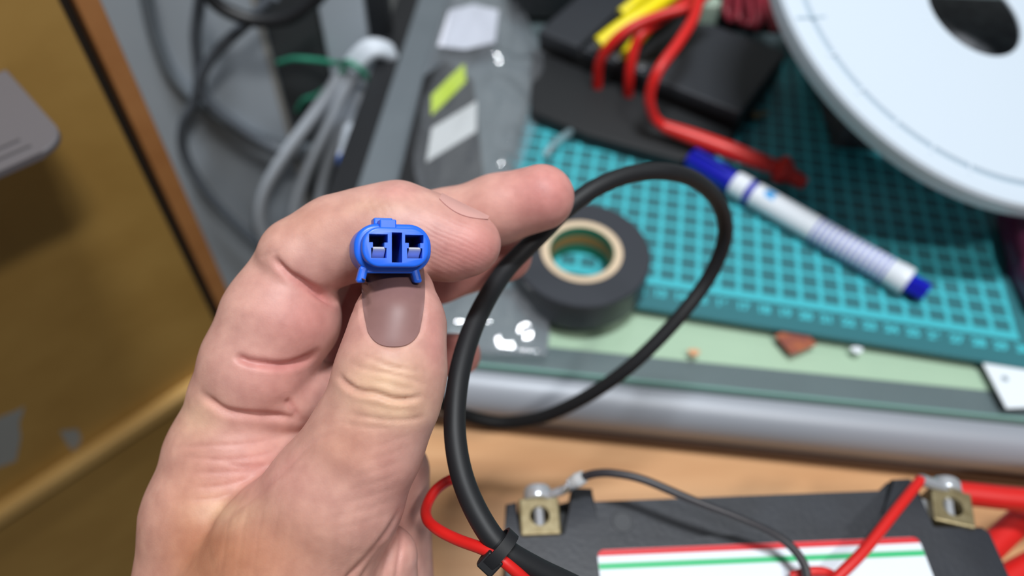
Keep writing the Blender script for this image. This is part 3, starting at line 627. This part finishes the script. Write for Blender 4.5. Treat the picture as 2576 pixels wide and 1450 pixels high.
def ch(*pts): return [(cp(x, y, d), r) for x, y, d, r in pts]
HAND = [  # (chain, blend inside the chain, blend with what came before)
    (ch((690, 1520, 18.6, 2.55), (700, 1900, 18.6, 2.55), (700, 2350, 18.9, 2.75), (700, 2800, 19.2, 3.0)), 0.3, 0.0),            # wrist, forearm
    (ch((605, 1005, 18.2, 1.16), (572, 1150, 18.3, 1.42), (550, 1300, 18.3, 1.7), (545, 1470, 18.3, 1.93)), 0.3, 0.8),              # index metacarpal
    (ch((690, 980, 19.3, 1.15), (690, 1250, 19.5, 1.5), (700, 1520, 19.4, 1.8)), 0.3, 0.8),                                          # middle metacarpal
    (ch((800, 1010, 20.7, 1.05), (810, 1260, 20.5, 1.4), (780, 1520, 20.0, 1.7)), 0.3, 0.8),
    (ch((915, 1060, 21.2, 0.95), (955, 1200, 20.6, 1.2), (940, 1480, 20.0, 1.55)), 0.3, 0.8),                                        # little finger side, heel
    (ch((985, 1190, 19.7, 1.0), (975, 1330, 19.8, 1.08), (965, 1480, 19.6, 1.2)), 0.2, 0.4),
    (ch((790, 1130, 18.7, 0.8), (650, 1175, 18.35, 1.2), (572, 1300, 18.1, 1.6)), 0.4, 0.5),                                      # web
    (ch((605, 1005, 18.15, 1.2), (700, 990, 18.25, 1.02), (830, 992, 18.9, 0.8)), 0.3, 0.12),                                      # pad below the index finger
    (ch((690, 975, 19.4, 1.1), (775, 700, 20.0, 1.0), (840, 610, 20.1, 0.95), (1120, 566, 19.7, 0.90), (1250, 528, 19.45, 0.88), (1362, 497, 19.2, 0.84)), 0.25, 0.3),   # middle finger
    (ch((800, 1000, 20.9, 1.0), (860, 740, 22.1, 0.92), (1100, 690, 22.1, 0.84), (1272, 642, 21.9, 0.78)), 0.25, 0.25),               # ring finger
    (ch((910, 1050, 21.5, 0.9), (940, 905, 22.8, 0.78), (1060, 895, 22.9, 0.7), (1156, 893, 22.6, 0.64)), 0.25, 0.25),                # little finger
    (ch((752, 656, 18.1, 0.98), (698, 800, 17.95, 1.26), (650, 920, 18.0, 1.3), (605, 1010, 18.15, 1.18)), 0.3, 0.10),               # index, first phalanx
    (ch((728, 778, 17.95, 0.98), (750, 806, 17.95, 0.95)), 0.2, 0.45),                                                                   # its soft pad
    (ch((757, 652, 17.75, 1.02), (850, 603, 17.9, 1.02), (930, 588, 17.95, 1.07), (1000, 580, 17.95, 1.13), (1075, 595, 17.85, 1.0), (1140, 612, 17.7, 0.86), (1184, 614, 17.6, 0.71)), 0.25, 0.10),  # index, upper phalanges
    (ch((965, 1405, 17.3, 0.78), (930, 1620, 17.7, 1.2)), 0.2, 0.22),                                                                  # fold at the thumb base
    (ch((1008, 742, 16.75, 0.76), (1003, 820, 16.25, 0.955), (985, 930, 15.95, 1.10), (966, 1010, 15.95, 1.10), (916, 1120, 16.05, 1.2), (842, 1250, 16.3, 1.44), (742, 1400, 16.75, 1.80), (645, 1570, 17.4, 2.3)), 0.35, 0.22),  # thumb
]
FIELD = np.full(NG, 9.0, np.float32)
for pts, kin, kout in HAND:
    P = np.array([p for p, r in pts]); rm = max(r for p, r in pts); pad = rm+kout+0.25
    i0 = np.clip(((P.min(0)-pad-LO)/HS).astype(int), 0, NG-1); i1 = np.clip(((P.max(0)+pad-LO)/HS).astype(int)+1, 1, NG)
    sl = tuple(slice(i0[k], i1[k]) for k in range(3))
    X = gxs[sl[0]][:, None, None].astype(np.float32); Y = gys[sl[1]][None, :, None].astype(np.float32); Z = gzs[sl[2]][None, None, :].astype(np.float32)
    d = chain_eval(X, Y, Z, [(p.astype(np.float32), np.float32(r)) for p, r in pts], np.float32(kin))
    FIELD[sl] = smin(FIELD[sl], d.astype(np.float32), np.float32(kout))
# close the forearm where the grid ends
FIELD[:, 0, :] = np.maximum(FIELD[:, 0, :], 0.3)

def surface_nets(G, lo, h):
    ins = G < 0
    n = ins.shape
    cnt = np.zeros((n[0]-1, n[1]-1, n[2]-1), np.int8)
    for a in (0, 1):
        for b2 in (0, 1):
            for c2 in (0, 1): cnt += ins[a:n[0]-1+a, b2:n[1]-1+b2, c2:n[2]-1+c2]
    act = np.argwhere((cnt > 0) & (cnt < 8))
    idx = np.full(cnt.shape, -1, np.int32); idx[tuple(act.T)] = np.arange(len(act))
    pos = np.zeros((len(act), 3)); w_ = np.zeros(len(act))
    cor = [(a, b2, c2) for a in (0, 1) for b2 in (0, 1) for c2 in (0, 1)]
    val = {c_: G[act[:, 0]+c_[0], act[:, 1]+c_[1], act[:, 2]+c_[2]].astype(float) for c_ in cor}
    for c1 in cor:
        for ax in range(3):
            if c1[ax]: continue
            c2 = list(c1); c2[ax] = 1; c2 = tuple(c2); v1, v2 = val[c1], val[c2]; m_ = (v1 < 0) != (v2 < 0)
            t = np.where(m_, v1/np.where(v1 == v2, 1, v1-v2), 0)
            q = np.array(c1, float)[None]+np.zeros((len(act), 3)); q[:, ax] += t
            pos[m_] += q[m_]; w_[m_] += 1
    pos = act+pos/w_[:, None]
    faces = []
    for ax in range(3):
        s1 = [slice(None)]*3; s2 = [slice(None)]*3; s1[ax] = slice(0, -1); s2[ax] = slice(1, None)
        A_, B_ = ins[tuple(s1)], ins[tuple(s2)]; e = np.argwhere(A_ != B_); fl = A_[tuple(e.T)]
        o1, o2 = [k for k in range(3) if k != ax]
        ok = (e[:, o1] > 0) & (e[:, o2] > 0) & (e[:, o1] < n[o1]-1) & (e[:, o2] < n[o2]-1); e = e[ok]; fl = fl[ok]
        def cell(d1, d2): q = e.copy(); q[:, o1] += d1; q[:, o2] += d2; return idx[q[:, 0], q[:, 1], q[:, 2]]
        Q = np.stack([cell(-1, -1), cell(0, -1), cell(0, 0), cell(-1, 0)], 1)
        flip = fl if ax != 1 else ~fl
        Q[~flip] = Q[~flip][:, ::-1]; faces.append(Q)
    return lo+pos*h, np.vstack(faces)
HV, HF = surface_nets(FIELD, LO, HS)
def grad_at(P):
    q = (P-LO)/HS; i = np.clip(np.round(q).astype(int), 1, NG-2)
    g = np.stack([FIELD[i[:, 0]+1, i[:, 1], i[:, 2]]-FIELD[i[:, 0]-1, i[:, 1], i[:, 2]], FIELD[i[:, 0], i[:, 1]+1, i[:, 2]]-FIELD[i[:, 0], i[:, 1]-1, i[:, 2]], FIELD[i[:, 0], i[:, 1], i[:, 2]+1]-FIELD[i[:, 0], i[:, 1], i[:, 2]-1]], 1)
    return g/(np.linalg.norm(g, axis=1)[:, None]+1e-9)
HN = grad_at(HV)
# smooth the net a little
def relax(V, F, it, lam=0.5):
    n = len(V)
    E_ = np.vstack([F[:, [0, 1]], F[:, [1, 2]], F[:, [2, 3]], F[:, [3, 0]]]); E_ = np.vstack([E_, E_[:, ::-1]])
    deg = np.bincount(E_[:, 0], minlength=n)[:, None]
    for _ in range(it):
        A_ = np.stack([np.bincount(E_[:, 0], weights=V[E_[:, 1], k], minlength=n) for k in range(3)], 1)/deg
        V = V+lam*(A_-V)
    return V
HV = relax(HV, HF, 3)
# position of each skin point in the view of the palm: used to lay out creases and colour on the visible side
hx = 1288+FPX*HV[:, 0]/-HV[:, 2]; hy = 725-FPX*HV[:, 1]/-HV[:, 2]; hd = -HV[:, 2]
def seg_dist(pts):
    best = np.full(len(HV), 1e9); tt = np.zeros(len(HV)); n = len(pts)-1
    for i in range(n):
        a = np.array(pts[i], float); b2 = np.array(pts[i+1], float); ab = b2-a
        t = np.clip(((hx-a[0])*ab[0]+(hy-a[1])*ab[1])/(ab@ab), 0, 1); d = np.hypot(hx-a[0]-t*ab[0], hy-a[1]-t*ab[1])
        m_ = d < best; best[m_] = d[m_]; tt[m_] = (i+t[m_])/n
    return best, tt
facing = np.clip(HN[:, 2]*2.0, 0, 1)
CRE = np.zeros(len(HV)); REDC = np.zeros(len(HV))
def crease(pts, w_, dep, dmax=19.0, red=0.0, ridge=0.0):
    global CRE, REDC
    if len(pts) > 2: 
        P2 = spline(np.array([(x, y, 0) for x, y in pts], float), 5)[:, :2]
    else: P2 = pts
    d, t = seg_dist(P2); env = np.clip(np.minimum(t, 1-t)*5, 0, 1)*facing*(hd < dmax)
    g = np.exp(-(d/w_)**2)*env
    CRE += dep*g - ridge*np.exp(-((d-2.2*w_)/(1.3*w_))**2)*env
    REDC = np.maximum(REDC, red*np.exp(-(d/(w_*1.6))**2)*env)
# thumb joint folds
crease([(850, 938), (866, 962), (900, 984), (948, 992), (990, 1006), (1030, 1006), (1070, 995)], 7, 0.08, red=0.25, ridge=0.014)
crease([(872, 905), (905, 925), (950, 935), (1000, 945), (1050, 960), (1085, 975)], 6, 0.022, red=0.15)
crease([(905, 893), (940, 905), (985, 922), (1040, 930)], 5, 0.018, red=0.1)
crease([(950, 915), (1000, 928), (1060, 935)], 4, 0.02)
crease([(885, 1012), (930, 1020), (990, 1030), (1050, 1028)], 6, 0.014)
crease([(868, 1040), (920, 1050), (980, 1058), (1040, 1056), (1075, 1045)], 6, 0.028, red=0.15)
crease([(850, 1062), (920, 1075), (1000, 1080)], 6, 0.02)
crease([(935, 958), (975, 965), (1010, 975), (1050, 982)], 5, 0.016)
# palm-side creases
crease([(684, 640), (698, 664), (725, 691), (760, 712), (806, 741), (850, 765), (900, 785)], 10, 0.15, red=0.9)
crease([(588, 893), (606, 903), (636, 913), (710, 921), (768, 907), (810, 878)], 10, 0.14, red=0.9)
crease([(500, 985), (535, 1015), (570, 1036), (630, 1046), (700, 1050), (780, 1062)], 10, 0.11, red=0.6)
crease([(718, 1005), (735, 1025), (752, 1055)], 8, 0.07, red=0.6)
for pts in ([(430, 1128), (520, 1122), (620, 1118), (720, 1100)], [(450, 1150), (560, 1158), (640, 1150), (700, 1135)], [(470, 1192), (560, 1188), (640, 1185), (690, 1165)], [(480, 1230), (560, 1222), (640, 1205)], [(470, 1262), (540, 1255), (600, 1240)], [(560, 1165), (620, 1175), (680, 1170)]):
    crease(pts, 6, 0.022, red=0.2)
crease([(860, 1085), (790, 1110), (720, 1180), (650, 1240), (560, 1310), (470, 1365)], 8, 0.03, red=0.2)
# folds at the base of the thumb
crease([(1015, 1265), (985, 1325), (940, 1385), (880, 1450), (820, 1520)], 7, 0.05, red=0.3, ridge=0.01)
crease([(1005, 1300), (1010, 1360), (1000, 1430), (990, 1500)], 6, 0.045, red=0.3)
crease([(1000, 1330), (975, 1400), (960, 1470)], 6, 0.04, red=0.2)
crease([(975, 1360), (930, 1420), (890, 1490)], 6, 0.03)
for k in range(9):
    x0 = 560+k*40; crease([(x0+30, 1255-k*4), (x0+12, 1330), (x0, 1420), (x0-14, 1500)], 5, 0.008)
for k in range(7):
    y0 = 1105+k*34; crease([(905-k*14, y0+30), (970-k*12, y0+12), (1050-k*10, y0-18)], 6, 0.007)
# finger crook lines and index joint skin
for k in range(5): crease([(900+22*k, 478+3*k), (905+22*k, 510), (925+22*k, 545)], 5, 0.008)
crease([(650, 650), (675, 640), (705, 628)], 6, 0.02)
HV = HV - HN*CRE[:, None]
# nail of the thumb: flatten and sink the bed a little
nx = (hx-990)/80.0; ny = (hy-790)/84.0
nail_in = np.clip((1.10-np.hypot(nx, np.where(ny < 0, ny*0.5, ny)))*7, 0, 1)*(hd < 17.0)*(HN[:, 2] > 0.2)*(hy > 650)
HV = HV - HN*(nail_in*0.05)[:, None]

hand_w = c2w(HV)
me = bpy.data.meshes.new('hand')
me.vertices.add(len(hand_w)); hb = c2w(cp(700, 1520, 18.5)); me.vertices.foreach_set('co', ((hand_w-hb)*S).ravel())
me.loops.add(HF.size); me.loops.foreach_set('vertex_index', HF.ravel()); me.polygons.add(len(HF))
me.polygons.foreach_set('loop_start', np.arange(0, HF.size, 4)); me.polygons.foreach_set('loop_total', np.full(len(HF), 4))
me.polygons.foreach_set('use_smooth', np.ones(len(HF), bool)); me.update(calc_edges=True); me.validate()
# skin tone, fixed to the surface: red = blood-rich, yellow = stretched pale skin
def blob(x, y, rx, ry, dlo=0, dhi=99): return np.exp(-(((hx-x)/rx)**2+((hy-y)/ry)**2))*np.clip((hd-dlo)*2, 0, 1)*np.clip((dhi-hd)*2, 0, 1)
red = 0.75*blob(1190, 630, 110, 90, 0, 18.6)+0.8*blob(1380, 480, 130, 110, 17.2)+0.55*blob(780, 800, 130, 100)+0.3*blob(640, 1180, 120, 80)+0.35*blob(700, 960, 140, 60)+0.25*blob(1000, 1250, 90, 160)+0.6*np.clip((hd-19.6)*1.2, 0, 1)+0.5*blob(1095, 850, 30, 110)+0.35*blob(1000, 480, 60, 30)
yel = 0.9*blob(965, 965, 110, 75, 0, 17.3)+0.5*blob(1000, 1040, 90, 40, 0, 17.3)+0.35*blob(960, 520, 80, 22)+0.45*blob(500, 1050, 60, 60)+0.6*blob(560, 1285, 80, 40)
tan = 0.95*blob(600, 1420, 240, 170)+0.5*blob(880, 1120, 110, 90, 0, 17.5)+0.4*blob(480, 1250, 90, 260)+0.35*blob(800, 560, 160, 60)
red = np.clip(red+REDC*0.55, 0, 1); yel = np.clip(yel, 0, 1); tan = np.clip(tan, 0, 1)
base = np.array(lin((206, 160, 148))[:3]); cred = np.array(lin((200, 130, 126))[:3]); cyel = np.array(lin((218, 182, 150))[:3]); ctan = np.array(lin((186, 130, 102))[:3])
colr = base[None]*np.ones((len(HV), 1)); 
for wgt, cc in ((tan, ctan), (yel, cyel), (red, cred)): colr = colr*(1-wgt[:, None])+cc[None]*wgt[:, None]
at = me.color_attributes.new('skin', 'FLOAT_COLOR', 'POINT'); at.data.foreach_set('color', np.hstack([colr, np.ones((len(HV), 1))]).astype(np.float32).ravel())
ms = bpy.data.materials.new('skin'); ms.use_nodes = True; nt = ms.node_tree; b = nt.nodes['Principled BSDF']
b.inputs['Roughness'].default_value = 0.5; b.inputs['Specular IOR Level'].default_value = 0.4
b.inputs['Subsurface Weight'].default_value = 0.35; b.inputs['Subsurface Radius'].default_value = (1.0, 0.4, 0.25); b.inputs['Subsurface Scale'].default_value = 0.0022
va = nt.nodes.new('ShaderNodeVertexColor'); va.layer_name = 'skin'
tc = nt.nodes.new('ShaderNodeTexCoord'); mp = nt.nodes.new('ShaderNodeMapping'); mp.inputs['Scale'].default_value = (100, 100, 100); nt.links.new(tc.outputs['Object'], mp.inputs[0])
n1 = nt.nodes.new('ShaderNodeTexNoise'); n1.inputs['Scale'].default_value = 2.2; n1.inputs['Detail'].default_value = 5; nt.links.new(mp.outputs[0], n1.inputs['Vector'])
rp = nt.nodes.new('ShaderNodeValToRGB'); rp.color_ramp.elements[0].position = 0.3; rp.color_ramp.elements[1].position = 0.7; rp.color_ramp.elements[0].color = (0.88, 0.82, 0.82, 1); rp.color_ramp.elements[1].color = (1.08, 1.08, 1.07, 1); nt.links.new(n1.outputs['Fac'], rp.inputs[0])
mxx = nt.nodes.new('ShaderNodeMix'); mxx.data_type = 'RGBA'; mxx.blend_type = 'MULTIPLY'; mxx.inputs[0].default_value = 1; nt.links.new(va.outputs['Color'], mxx.inputs[6]); nt.links.new(rp.outputs[0], mxx.inputs[7]); nt.links.new(mxx.outputs[2], b.inputs['Base Color'])
n2 = nt.nodes.new('ShaderNodeTexNoise'); n2.inputs['Scale'].default_value = 14; n2.inputs['Detail'].default_value = 3; nt.links.new(mp.outputs[0], n2.inputs['Vector'])
vo = nt.nodes.new('ShaderNodeTexVoronoi'); vo.inputs['Scale'].default_value = 22; nt.links.new(mp.outputs[0], vo.inputs['Vector'])
ad = nt.nodes.new('ShaderNodeMath'); ad.operation = 'ADD'; nt.links.new(n2.outputs['Fac'], ad.inputs[0]); nt.links.new(vo.outputs['Distance'], ad.inputs[1])
bp = nt.nodes.new('ShaderNodeBump'); bp.inputs['Strength'].default_value = 0.3; bp.inputs['Distance'].default_value = 0.00006
pm = me.attributes.new('print_ridges', 'FLOAT', 'POINT'); pm.data.foreach_set('value', (np.clip(1.3*np.exp(-(((hx-1120)/110)**2+((hy-620)/70)**2)), 0, 1)*(hd < 18.5)).astype(np.float32))
pat = nt.nodes.new('ShaderNodeAttribute'); pat.attribute_name = 'print_ridges'
vd = nt.nodes.new('ShaderNodeVectorMath'); vd.operation = 'DOT_PRODUCT'; vd.inputs[1].default_value = tuple(RW @ np.array([-0.42, -0.9, 0.0])); nt.links.new(mp.outputs[0], vd.inputs[0])
def mt(op, a_, b_):
    n_ = nt.nodes.new('ShaderNodeMath'); n_.operation = op
    for i_, v_ in enumerate((a_, b_)):
        if v_ is None: continue
        if isinstance(v_, (int, float)): n_.inputs[i_].default_value = v_
        else: nt.links.new(v_, n_.inputs[i_])
    return n_.outputs[0]
wv_ = mt('SINE', mt('ADD', mt('MULTIPLY', vd.outputs['Value'], 58.0), mt('MULTIPLY', n1.outputs['Fac'], 9.0)), None)
nt.links.new(mt('ADD', ad.outputs[0], mt('MULTIPLY', mt('MULTIPLY', wv_, pat.outputs['Fac']), 0.9)), bp.inputs['Height']); nt.links.new(bp.outputs[0], b.inputs['Normal'])
me.materials.append(ms)
hand = bpy.data.objects.new('hand', me); COL.objects.link(hand); hand.location = Vector(hb)*S
tag(hand, 'bare hand pinching the blue plug between thumb and curled index finger', 'hand')

# fingernails: thin curved plates laid on the skin
sx_ = 1288+FPX*HV[:, 0]/-HV[:, 2]; sy_ = 725-FPX*HV[:, 1]/-HV[:, 2]; sd_ = -HV[:, 2]; front = HN[:, 2] > 0.05
def depth_at(x, y):
    """skin depth at a point of the nail, averaged over the nearest skin points facing the view"""
    k = np.nonzero((np.abs(sx_-x) < 14) & (np.abs(sy_-y) < 14) & front)[0]
    if len(k) == 0: return None
    k = k[sd_[k] < sd_[k].min()+0.35]; w_ = np.exp(-((sx_[k]-x)**2+(sy_[k]-y)**2)/30.0)+1e-9
    A_ = np.stack([np.ones(len(k)), sx_[k]-x, sy_[k]-y], 1)*np.sqrt(w_)[:, None]
    nn = (HN[k]*w_[:, None]).sum(0); nn /= np.linalg.norm(nn)
    return (float(np.linalg.lstsq(A_, sd_[k]*np.sqrt(w_), rcond=None)[0][0]) if len(k) > 6 else float((sd_[k]*w_).sum()/w_.sum())), nn
m_nail = mat('fingernail', (142, 106, 102), 0.42, spec=0.3, var=(130, 96, 93), scale=0.8)
def nail(outline, lift, nu=22, nv=24):
    """outline: function (u 0..1, v 0..1) -> pixel"""
    P = []; N = []
    for j in range(nv):
        for i in range(nu):
            x, y = outline(i/(nu-1), j/(nv-1)); r_ = depth_at(x, y)
            if r_ is None: r_ = (-N_last[0], N_last[1])
            N_last = (-r_[0], r_[1]); P.append(cp(x, y, r_[0])); N.append(r_[1])
    P = np.array(P).reshape(nv, nu, 3); N = np.array(N).reshape(nv, nu, 3)
    for _ in range(3):
        P[1:-1, 1:-1] = (P[:-2, 1:-1]+P[2:, 1:-1]+P[1:-1, :-2]+P[1:-1, 2:]+2*P[1:-1, 1:-1])/6; N[1:-1, 1:-1] = (N[:-2, 1:-1]+N[2:, 1:-1]+N[1:-1, :-2]+N[1:-1, 2:])/4
    top = (P+N*lift).reshape(-1, 3); bot = (P-N*0.05).reshape(-1, 3)
    n = nu*nv; F = [[j*nu+i, (j+1)*nu+i, (j+1)*nu+i+1, j*nu+i+1] for j in range(nv-1) for i in range(nu-1)]
    rim = list(range(nu))+[j*nu+nu-1 for j in range(1, nv)]+[(nv-1)*nu+i for i in range(nu-2, -1, -1)]+[j*nu for j in range(nv-2, 0, -1)]
    F += [[rim[k], rim[(k+1) % len(rim)], n+rim[(k+1) % len(rim)], n+rim[k]] for k in range(len(rim))]
    return c2w(np.vstack([top, bot])), F
def thumb_nail(u_, v):
    s_ = 2*u_-1; hw = 67+10*math.sin(math.pi*min(1, 0.15+0.75*v)); yb = 800+74*math.sqrt(max(0.0, 1-abs(s_)**2.6)); return 990+s_*hw, 668+(yb-668)*v
V, F = nail(thumb_nail, 0.035)
o = obj('fingernail', V, F, m_nail, None, base=hb); o.parent = hand; o.location = (0, 0, 0); sharp(o, 50); o['label'] = 'thumb nail, greyish pink'
def index_nail(u_, v):
    a = np.array((1110, 490)); b2 = np.array((1228, 548)); c_ = a+(b2-a)*u_; n_ = np.array((-0.43, 0.9)); wv = 5+22*math.sin(math.pi*min(1, 0.15+0.8*u_))
    return tuple(c_+n_*(v*wv-2))
try:
    V, F = nail(index_nail, 0.03, 20, 10)
    o = obj('fingernail', V, F, mat('fingernail_pale', (206, 156, 148), 0.38), None, base=hb); o.parent = hand; o.location = (0, 0, 0); sharp(o, 50); o['label'] = 'index finger nail seen edge-on'
except Exception as ex: print('index nail', ex)

# ================================================================== BLUE PLUG ON ITS BLACK CABLE
m_blue = mat('plug_blue_nylon', (30, 104, 232), 0.35, spec=0.5, Subsurface_Weight=0.0)
m_contact = mat('contact_tin', (236, 236, 238), 0.28, metal=0.3)
m_cab = mat('cable_black_rubber', (25, 26, 29), 0.55, spec=0.4)
pa = math.radians(17); PXc = np.array([math.cos(pa), 0.0, -math.sin(pa)]); PZc = np.array([math.sin(pa), 0, math.cos(pa)])
O = cp(997, 622, 15.15); TPc = np.eye(4); TPc[:3, 0] = RW @ PXc; TPc[:3, 1] = RW @ np.array([0, 1.0, 0]); TPc[:3, 2] = RW @ PZc; TPc[:3, 3] = c2w(O)
plug = empty('power_cable', c2w(cp(985, 640, 16.2)), 'thick black cable ending in the blue two-pin plug held by the hand', 'cable')
def px2(v): return v/125.4                                  # picture pixels on the plug face -> cm
def fx(x): return px2(x-997)/math.cos(pa)
def fy(y): return px2(622-y)
V, F = puck(fx(1078)-fx(916), fy(572)-fy(673), 0.36, -1.5, 0.0, 0.05, 10, (fx(1078)+fx(916))/2, (fy(572)+fy(673))/2, TPc)
inner = obj('plug', V, F, m_blue, plug)
bpy.context.view_layer.update()
cut = []
def cb(x0, x1, y0, y1, z0=-1.42): return box((fx(x0), fy(y1), z0), (fx(x1), fy(y0), 0.2), 0, T=TPc)
cutm = []
for (x0, x1, dx_) in ((932, 976.6, 0), (1018, 1063, 0)):
    cutm.append([cb(x0, x1, 590, 611)]); cutm.append([cb(x0+9, x1-8, 606, 632)]); cutm.append([cb(x0+5, x1-3, 624, 650)])
cutm.append([cb(986, 1011, 585, 661)])
boolean_diff(inner, [c_[0] for c_ in cutm]); sharp(inner, 35)
# outer flange shell
wo = fx(1078)-fx(916)+0.24; ho = fy(572)-fy(673)+0.20; cxo = (fx(1078)+fx(916))/2; cyo = (fy(572)+fy(673))/2
V, F = puck(wo, ho, 0.46, -1.6, -0.40, 0.09, 10, cxo, cyo, TPc); fl = obj('flange', V, F, m_blue, inner); bpy.context.view_layer.update(); boolean_diff(fl, [c_[0] for c_ in cutm]); sharp(fl, 40)
V, F = puck(wo-0.3, ho-0.25, 0.3, -2.0, -1.55, 0.05, 8, cxo, cyo, TPc); sharp(obj('rear_shell', V, F, m_blue, inner), 40)
# latch with side cheeks
V, F = box((fx(961), fy(574), -0.9), (fx(1001), fy(550), -0.22), 0.025, 2, TPc); obj('latch', V, F, m_blue, inner)
V, F = box((fx(953), fy(560), -1.2), (fx(1000), fy(541), -0.7), 0.03, 2, TPc); obj('latch_tip', V, F, m_blue, inner)
for x0 in (952, 1003):
    V, F = box((fx(x0), fy(576), -0.85), (fx(x0+7), fy(562), -0.44), 0.02, 2, TPc); obj('latch_cheek', V, F, m_blue, inner)
# feet
for x0, x1, dxx in ((915, 937, -0.06), (1041, 1062, 0.06)):
    Vb, Fb = box((fx(x0), -0.72, -0.75), (fx(x1), fy(668), -0.42), 0.06, 3); Vb = np.array(Vb); Vb[:, 0] += np.where(Vb[:, 1] < -0.5, dxx, 0); obj('foot', xf(Vb, TPc), Fb, m_blue, inner)
V, F = box((fx(925), fy(687), -0.85), (fx(1055), fy(668), -0.45), 0.03, 2, TPc); obj('skirt', V, F, m_blue, inner)
# spring contacts in the cavities
for x0 in (942, 1028):
    Vc = []; pr = [(fy(621), -0.16), (fy(622.5), -0.06), (fy(626), -0.03), (fy(631), -0.06), (fy(640), -0.2), (fy(650), -0.3)]
    for (yy, zz) in pr: Vc += [(fx(x0), yy, zz), (fx(x0+29), yy, zz)]
    Vc = np.array(Vc); nn = len(Vc); Vc = np.vstack([Vc, Vc+np.array([0, 0, -0.04])])
    Fc = [[2*k, 2*k+2, 2*k+3, 2*k+1] for k in range(len(pr)-1)]; Fc += [[nn+2*k, nn+2*k+1, nn+2*k+3, nn+2*k+2] for k in range(len(pr)-1)]
    Fc += [[2*k, nn+2*k, nn+2*k+2, 2*k+2] for k in range(len(pr)-1)]+[[2*k+1, 2*k+3, nn+2*k+3, nn+2*k+1] for k in range(len(pr)-1)]+[[0, 1, nn+1, nn], [nn-2, 2*nn-2, 2*nn-1, nn-1]]
    sharp(obj('contact', xf(Vc, TPc), Fc, m_contact, inner), 60)
CP = [(960, 632, 17.0), (938, 715, 18.4), (940, 780, 19.8), (1000, 798, 22.4), (1045, 850, 25.2), (1080, 950, 27.6), (1115, 1018, 28.8), (1180, 1048, 29.6), (1270, 1064, 29.8), (1370, 1048, 29.2), (1480, 996, 28.2), (1590, 918, 27.4), (1700, 808, 27.0), (1782, 700, 26.8), (1823, 600, 26.0), (1812, 520, 24.8), (1762, 462, 23.4), (1690, 434, 22.4), (1600, 436, 21.8), (1510, 467, 21.3), (1430, 522, 20.95), (1350, 600, 20.55), (1268, 685, 20.0), (1205, 790, 19.0), (1165, 900, 18.2), (1146, 1010, 17.6), (1146, 1110, 17.2), (1166, 1210, 16.8), (1208, 1305, 16.4), (1262, 1378, 16.2), (1345, 1430, 16.4), (1450, 1480, 16.8), (1600, 1560, 17.4), (1800, 1700, 18.6), (2150, 1900, 19.8)]
V, F = tube([c2w(cp(*p)) for p in CP], 0.258, 20, 8); sharp(obj('cable_sheath', V, F, m_cab, plug), 60)
# red wire tied to the cable
RP = [(1950, 1760, 21.2), (1600, 1565, 19.4), (1450, 1482, 18.5), (1330, 1424, 17.8), (1248, 1355, 17.8), (1200, 1280, 18.1), (1172, 1220, 18.6), (1140, 1206, 18.9), (1098, 1232, 18.6), (1074, 1272, 18.2), (1074, 1305, 17.6), (1100, 1332, 17.0), (1150, 1358, 16.6), (1210, 1380, 16.2), (1250, 1400, 16.0), (1290, 1432, 16.0), (1340, 1478, 16.2), (1420, 1560, 16.6), (1560, 1760, 16.6), (1850, 2000, 17.2)]
tag(sharp(obj('red_wire', *tube([c2w(cp(*p)) for p in RP], 0.13, 12, 8), m_red), 60), 'red wire looping beside the thumb, tied to the black cable', 'wire')
zt = empty('zip_tie', c2w(cp(1250, 1390, 16.2)), 'black zip tie binding the red wire to the black cable', 'zip tie')
ring = []
c0 = cp(1252, 1385, 16.12); axd = cp(1290, 1410, 16.2)-cp(1215, 1340, 16.2); axd /= np.linalg.norm(axd); e1 = np.cross(axd, (0, 0, 1.0)); e1 /= np.linalg.norm(e1); e2 = np.cross(axd, e1)
for k in range(25):
    a = 2*math.pi*k/24; ring.append(c2w(c0+0.33*math.cos(a)*e1*1.25+0.34*math.sin(a)*e2+e1*0.0))
V = []; F = []
for k in range(24):
    for (ro, ax_) in ((0, -0.13), (0, 0.13), (0.06, 0.13), (0.06, -0.13)):
        a = 2*math.pi*k/24; rad = math.cos(a)*e1*(0.46+ro)+math.sin(a)*e2*(0.33+ro); V.append(c2w(c0+rad+axd*ax_-e1*0.0))
for k in range(24):
    j = (k+1) % 24
    for q in range(4): F.append([k*4+q, k*4+(q+1) % 4, j*4+(q+1) % 4, j*4+q])
sharp(obj('band', V, F, m_cab, zt), 40)
hc = cp(1232, 1418, 15.95); TZ = np.eye(4); TZ[:3, 0] = RW @ axd; TZ[:3, 1] = RW @ e1; TZ[:3, 2] = RW @ np.cross(axd, e1); TZ[:3, 3] = c2w(hc)
V, F = box((-0.2, -0.22, -0.14), (0.2, 0.2, 0.14), 0.04, 2, TZ); obj('head', V, F, m_cab, zt)
print('hand verts', len(HV))
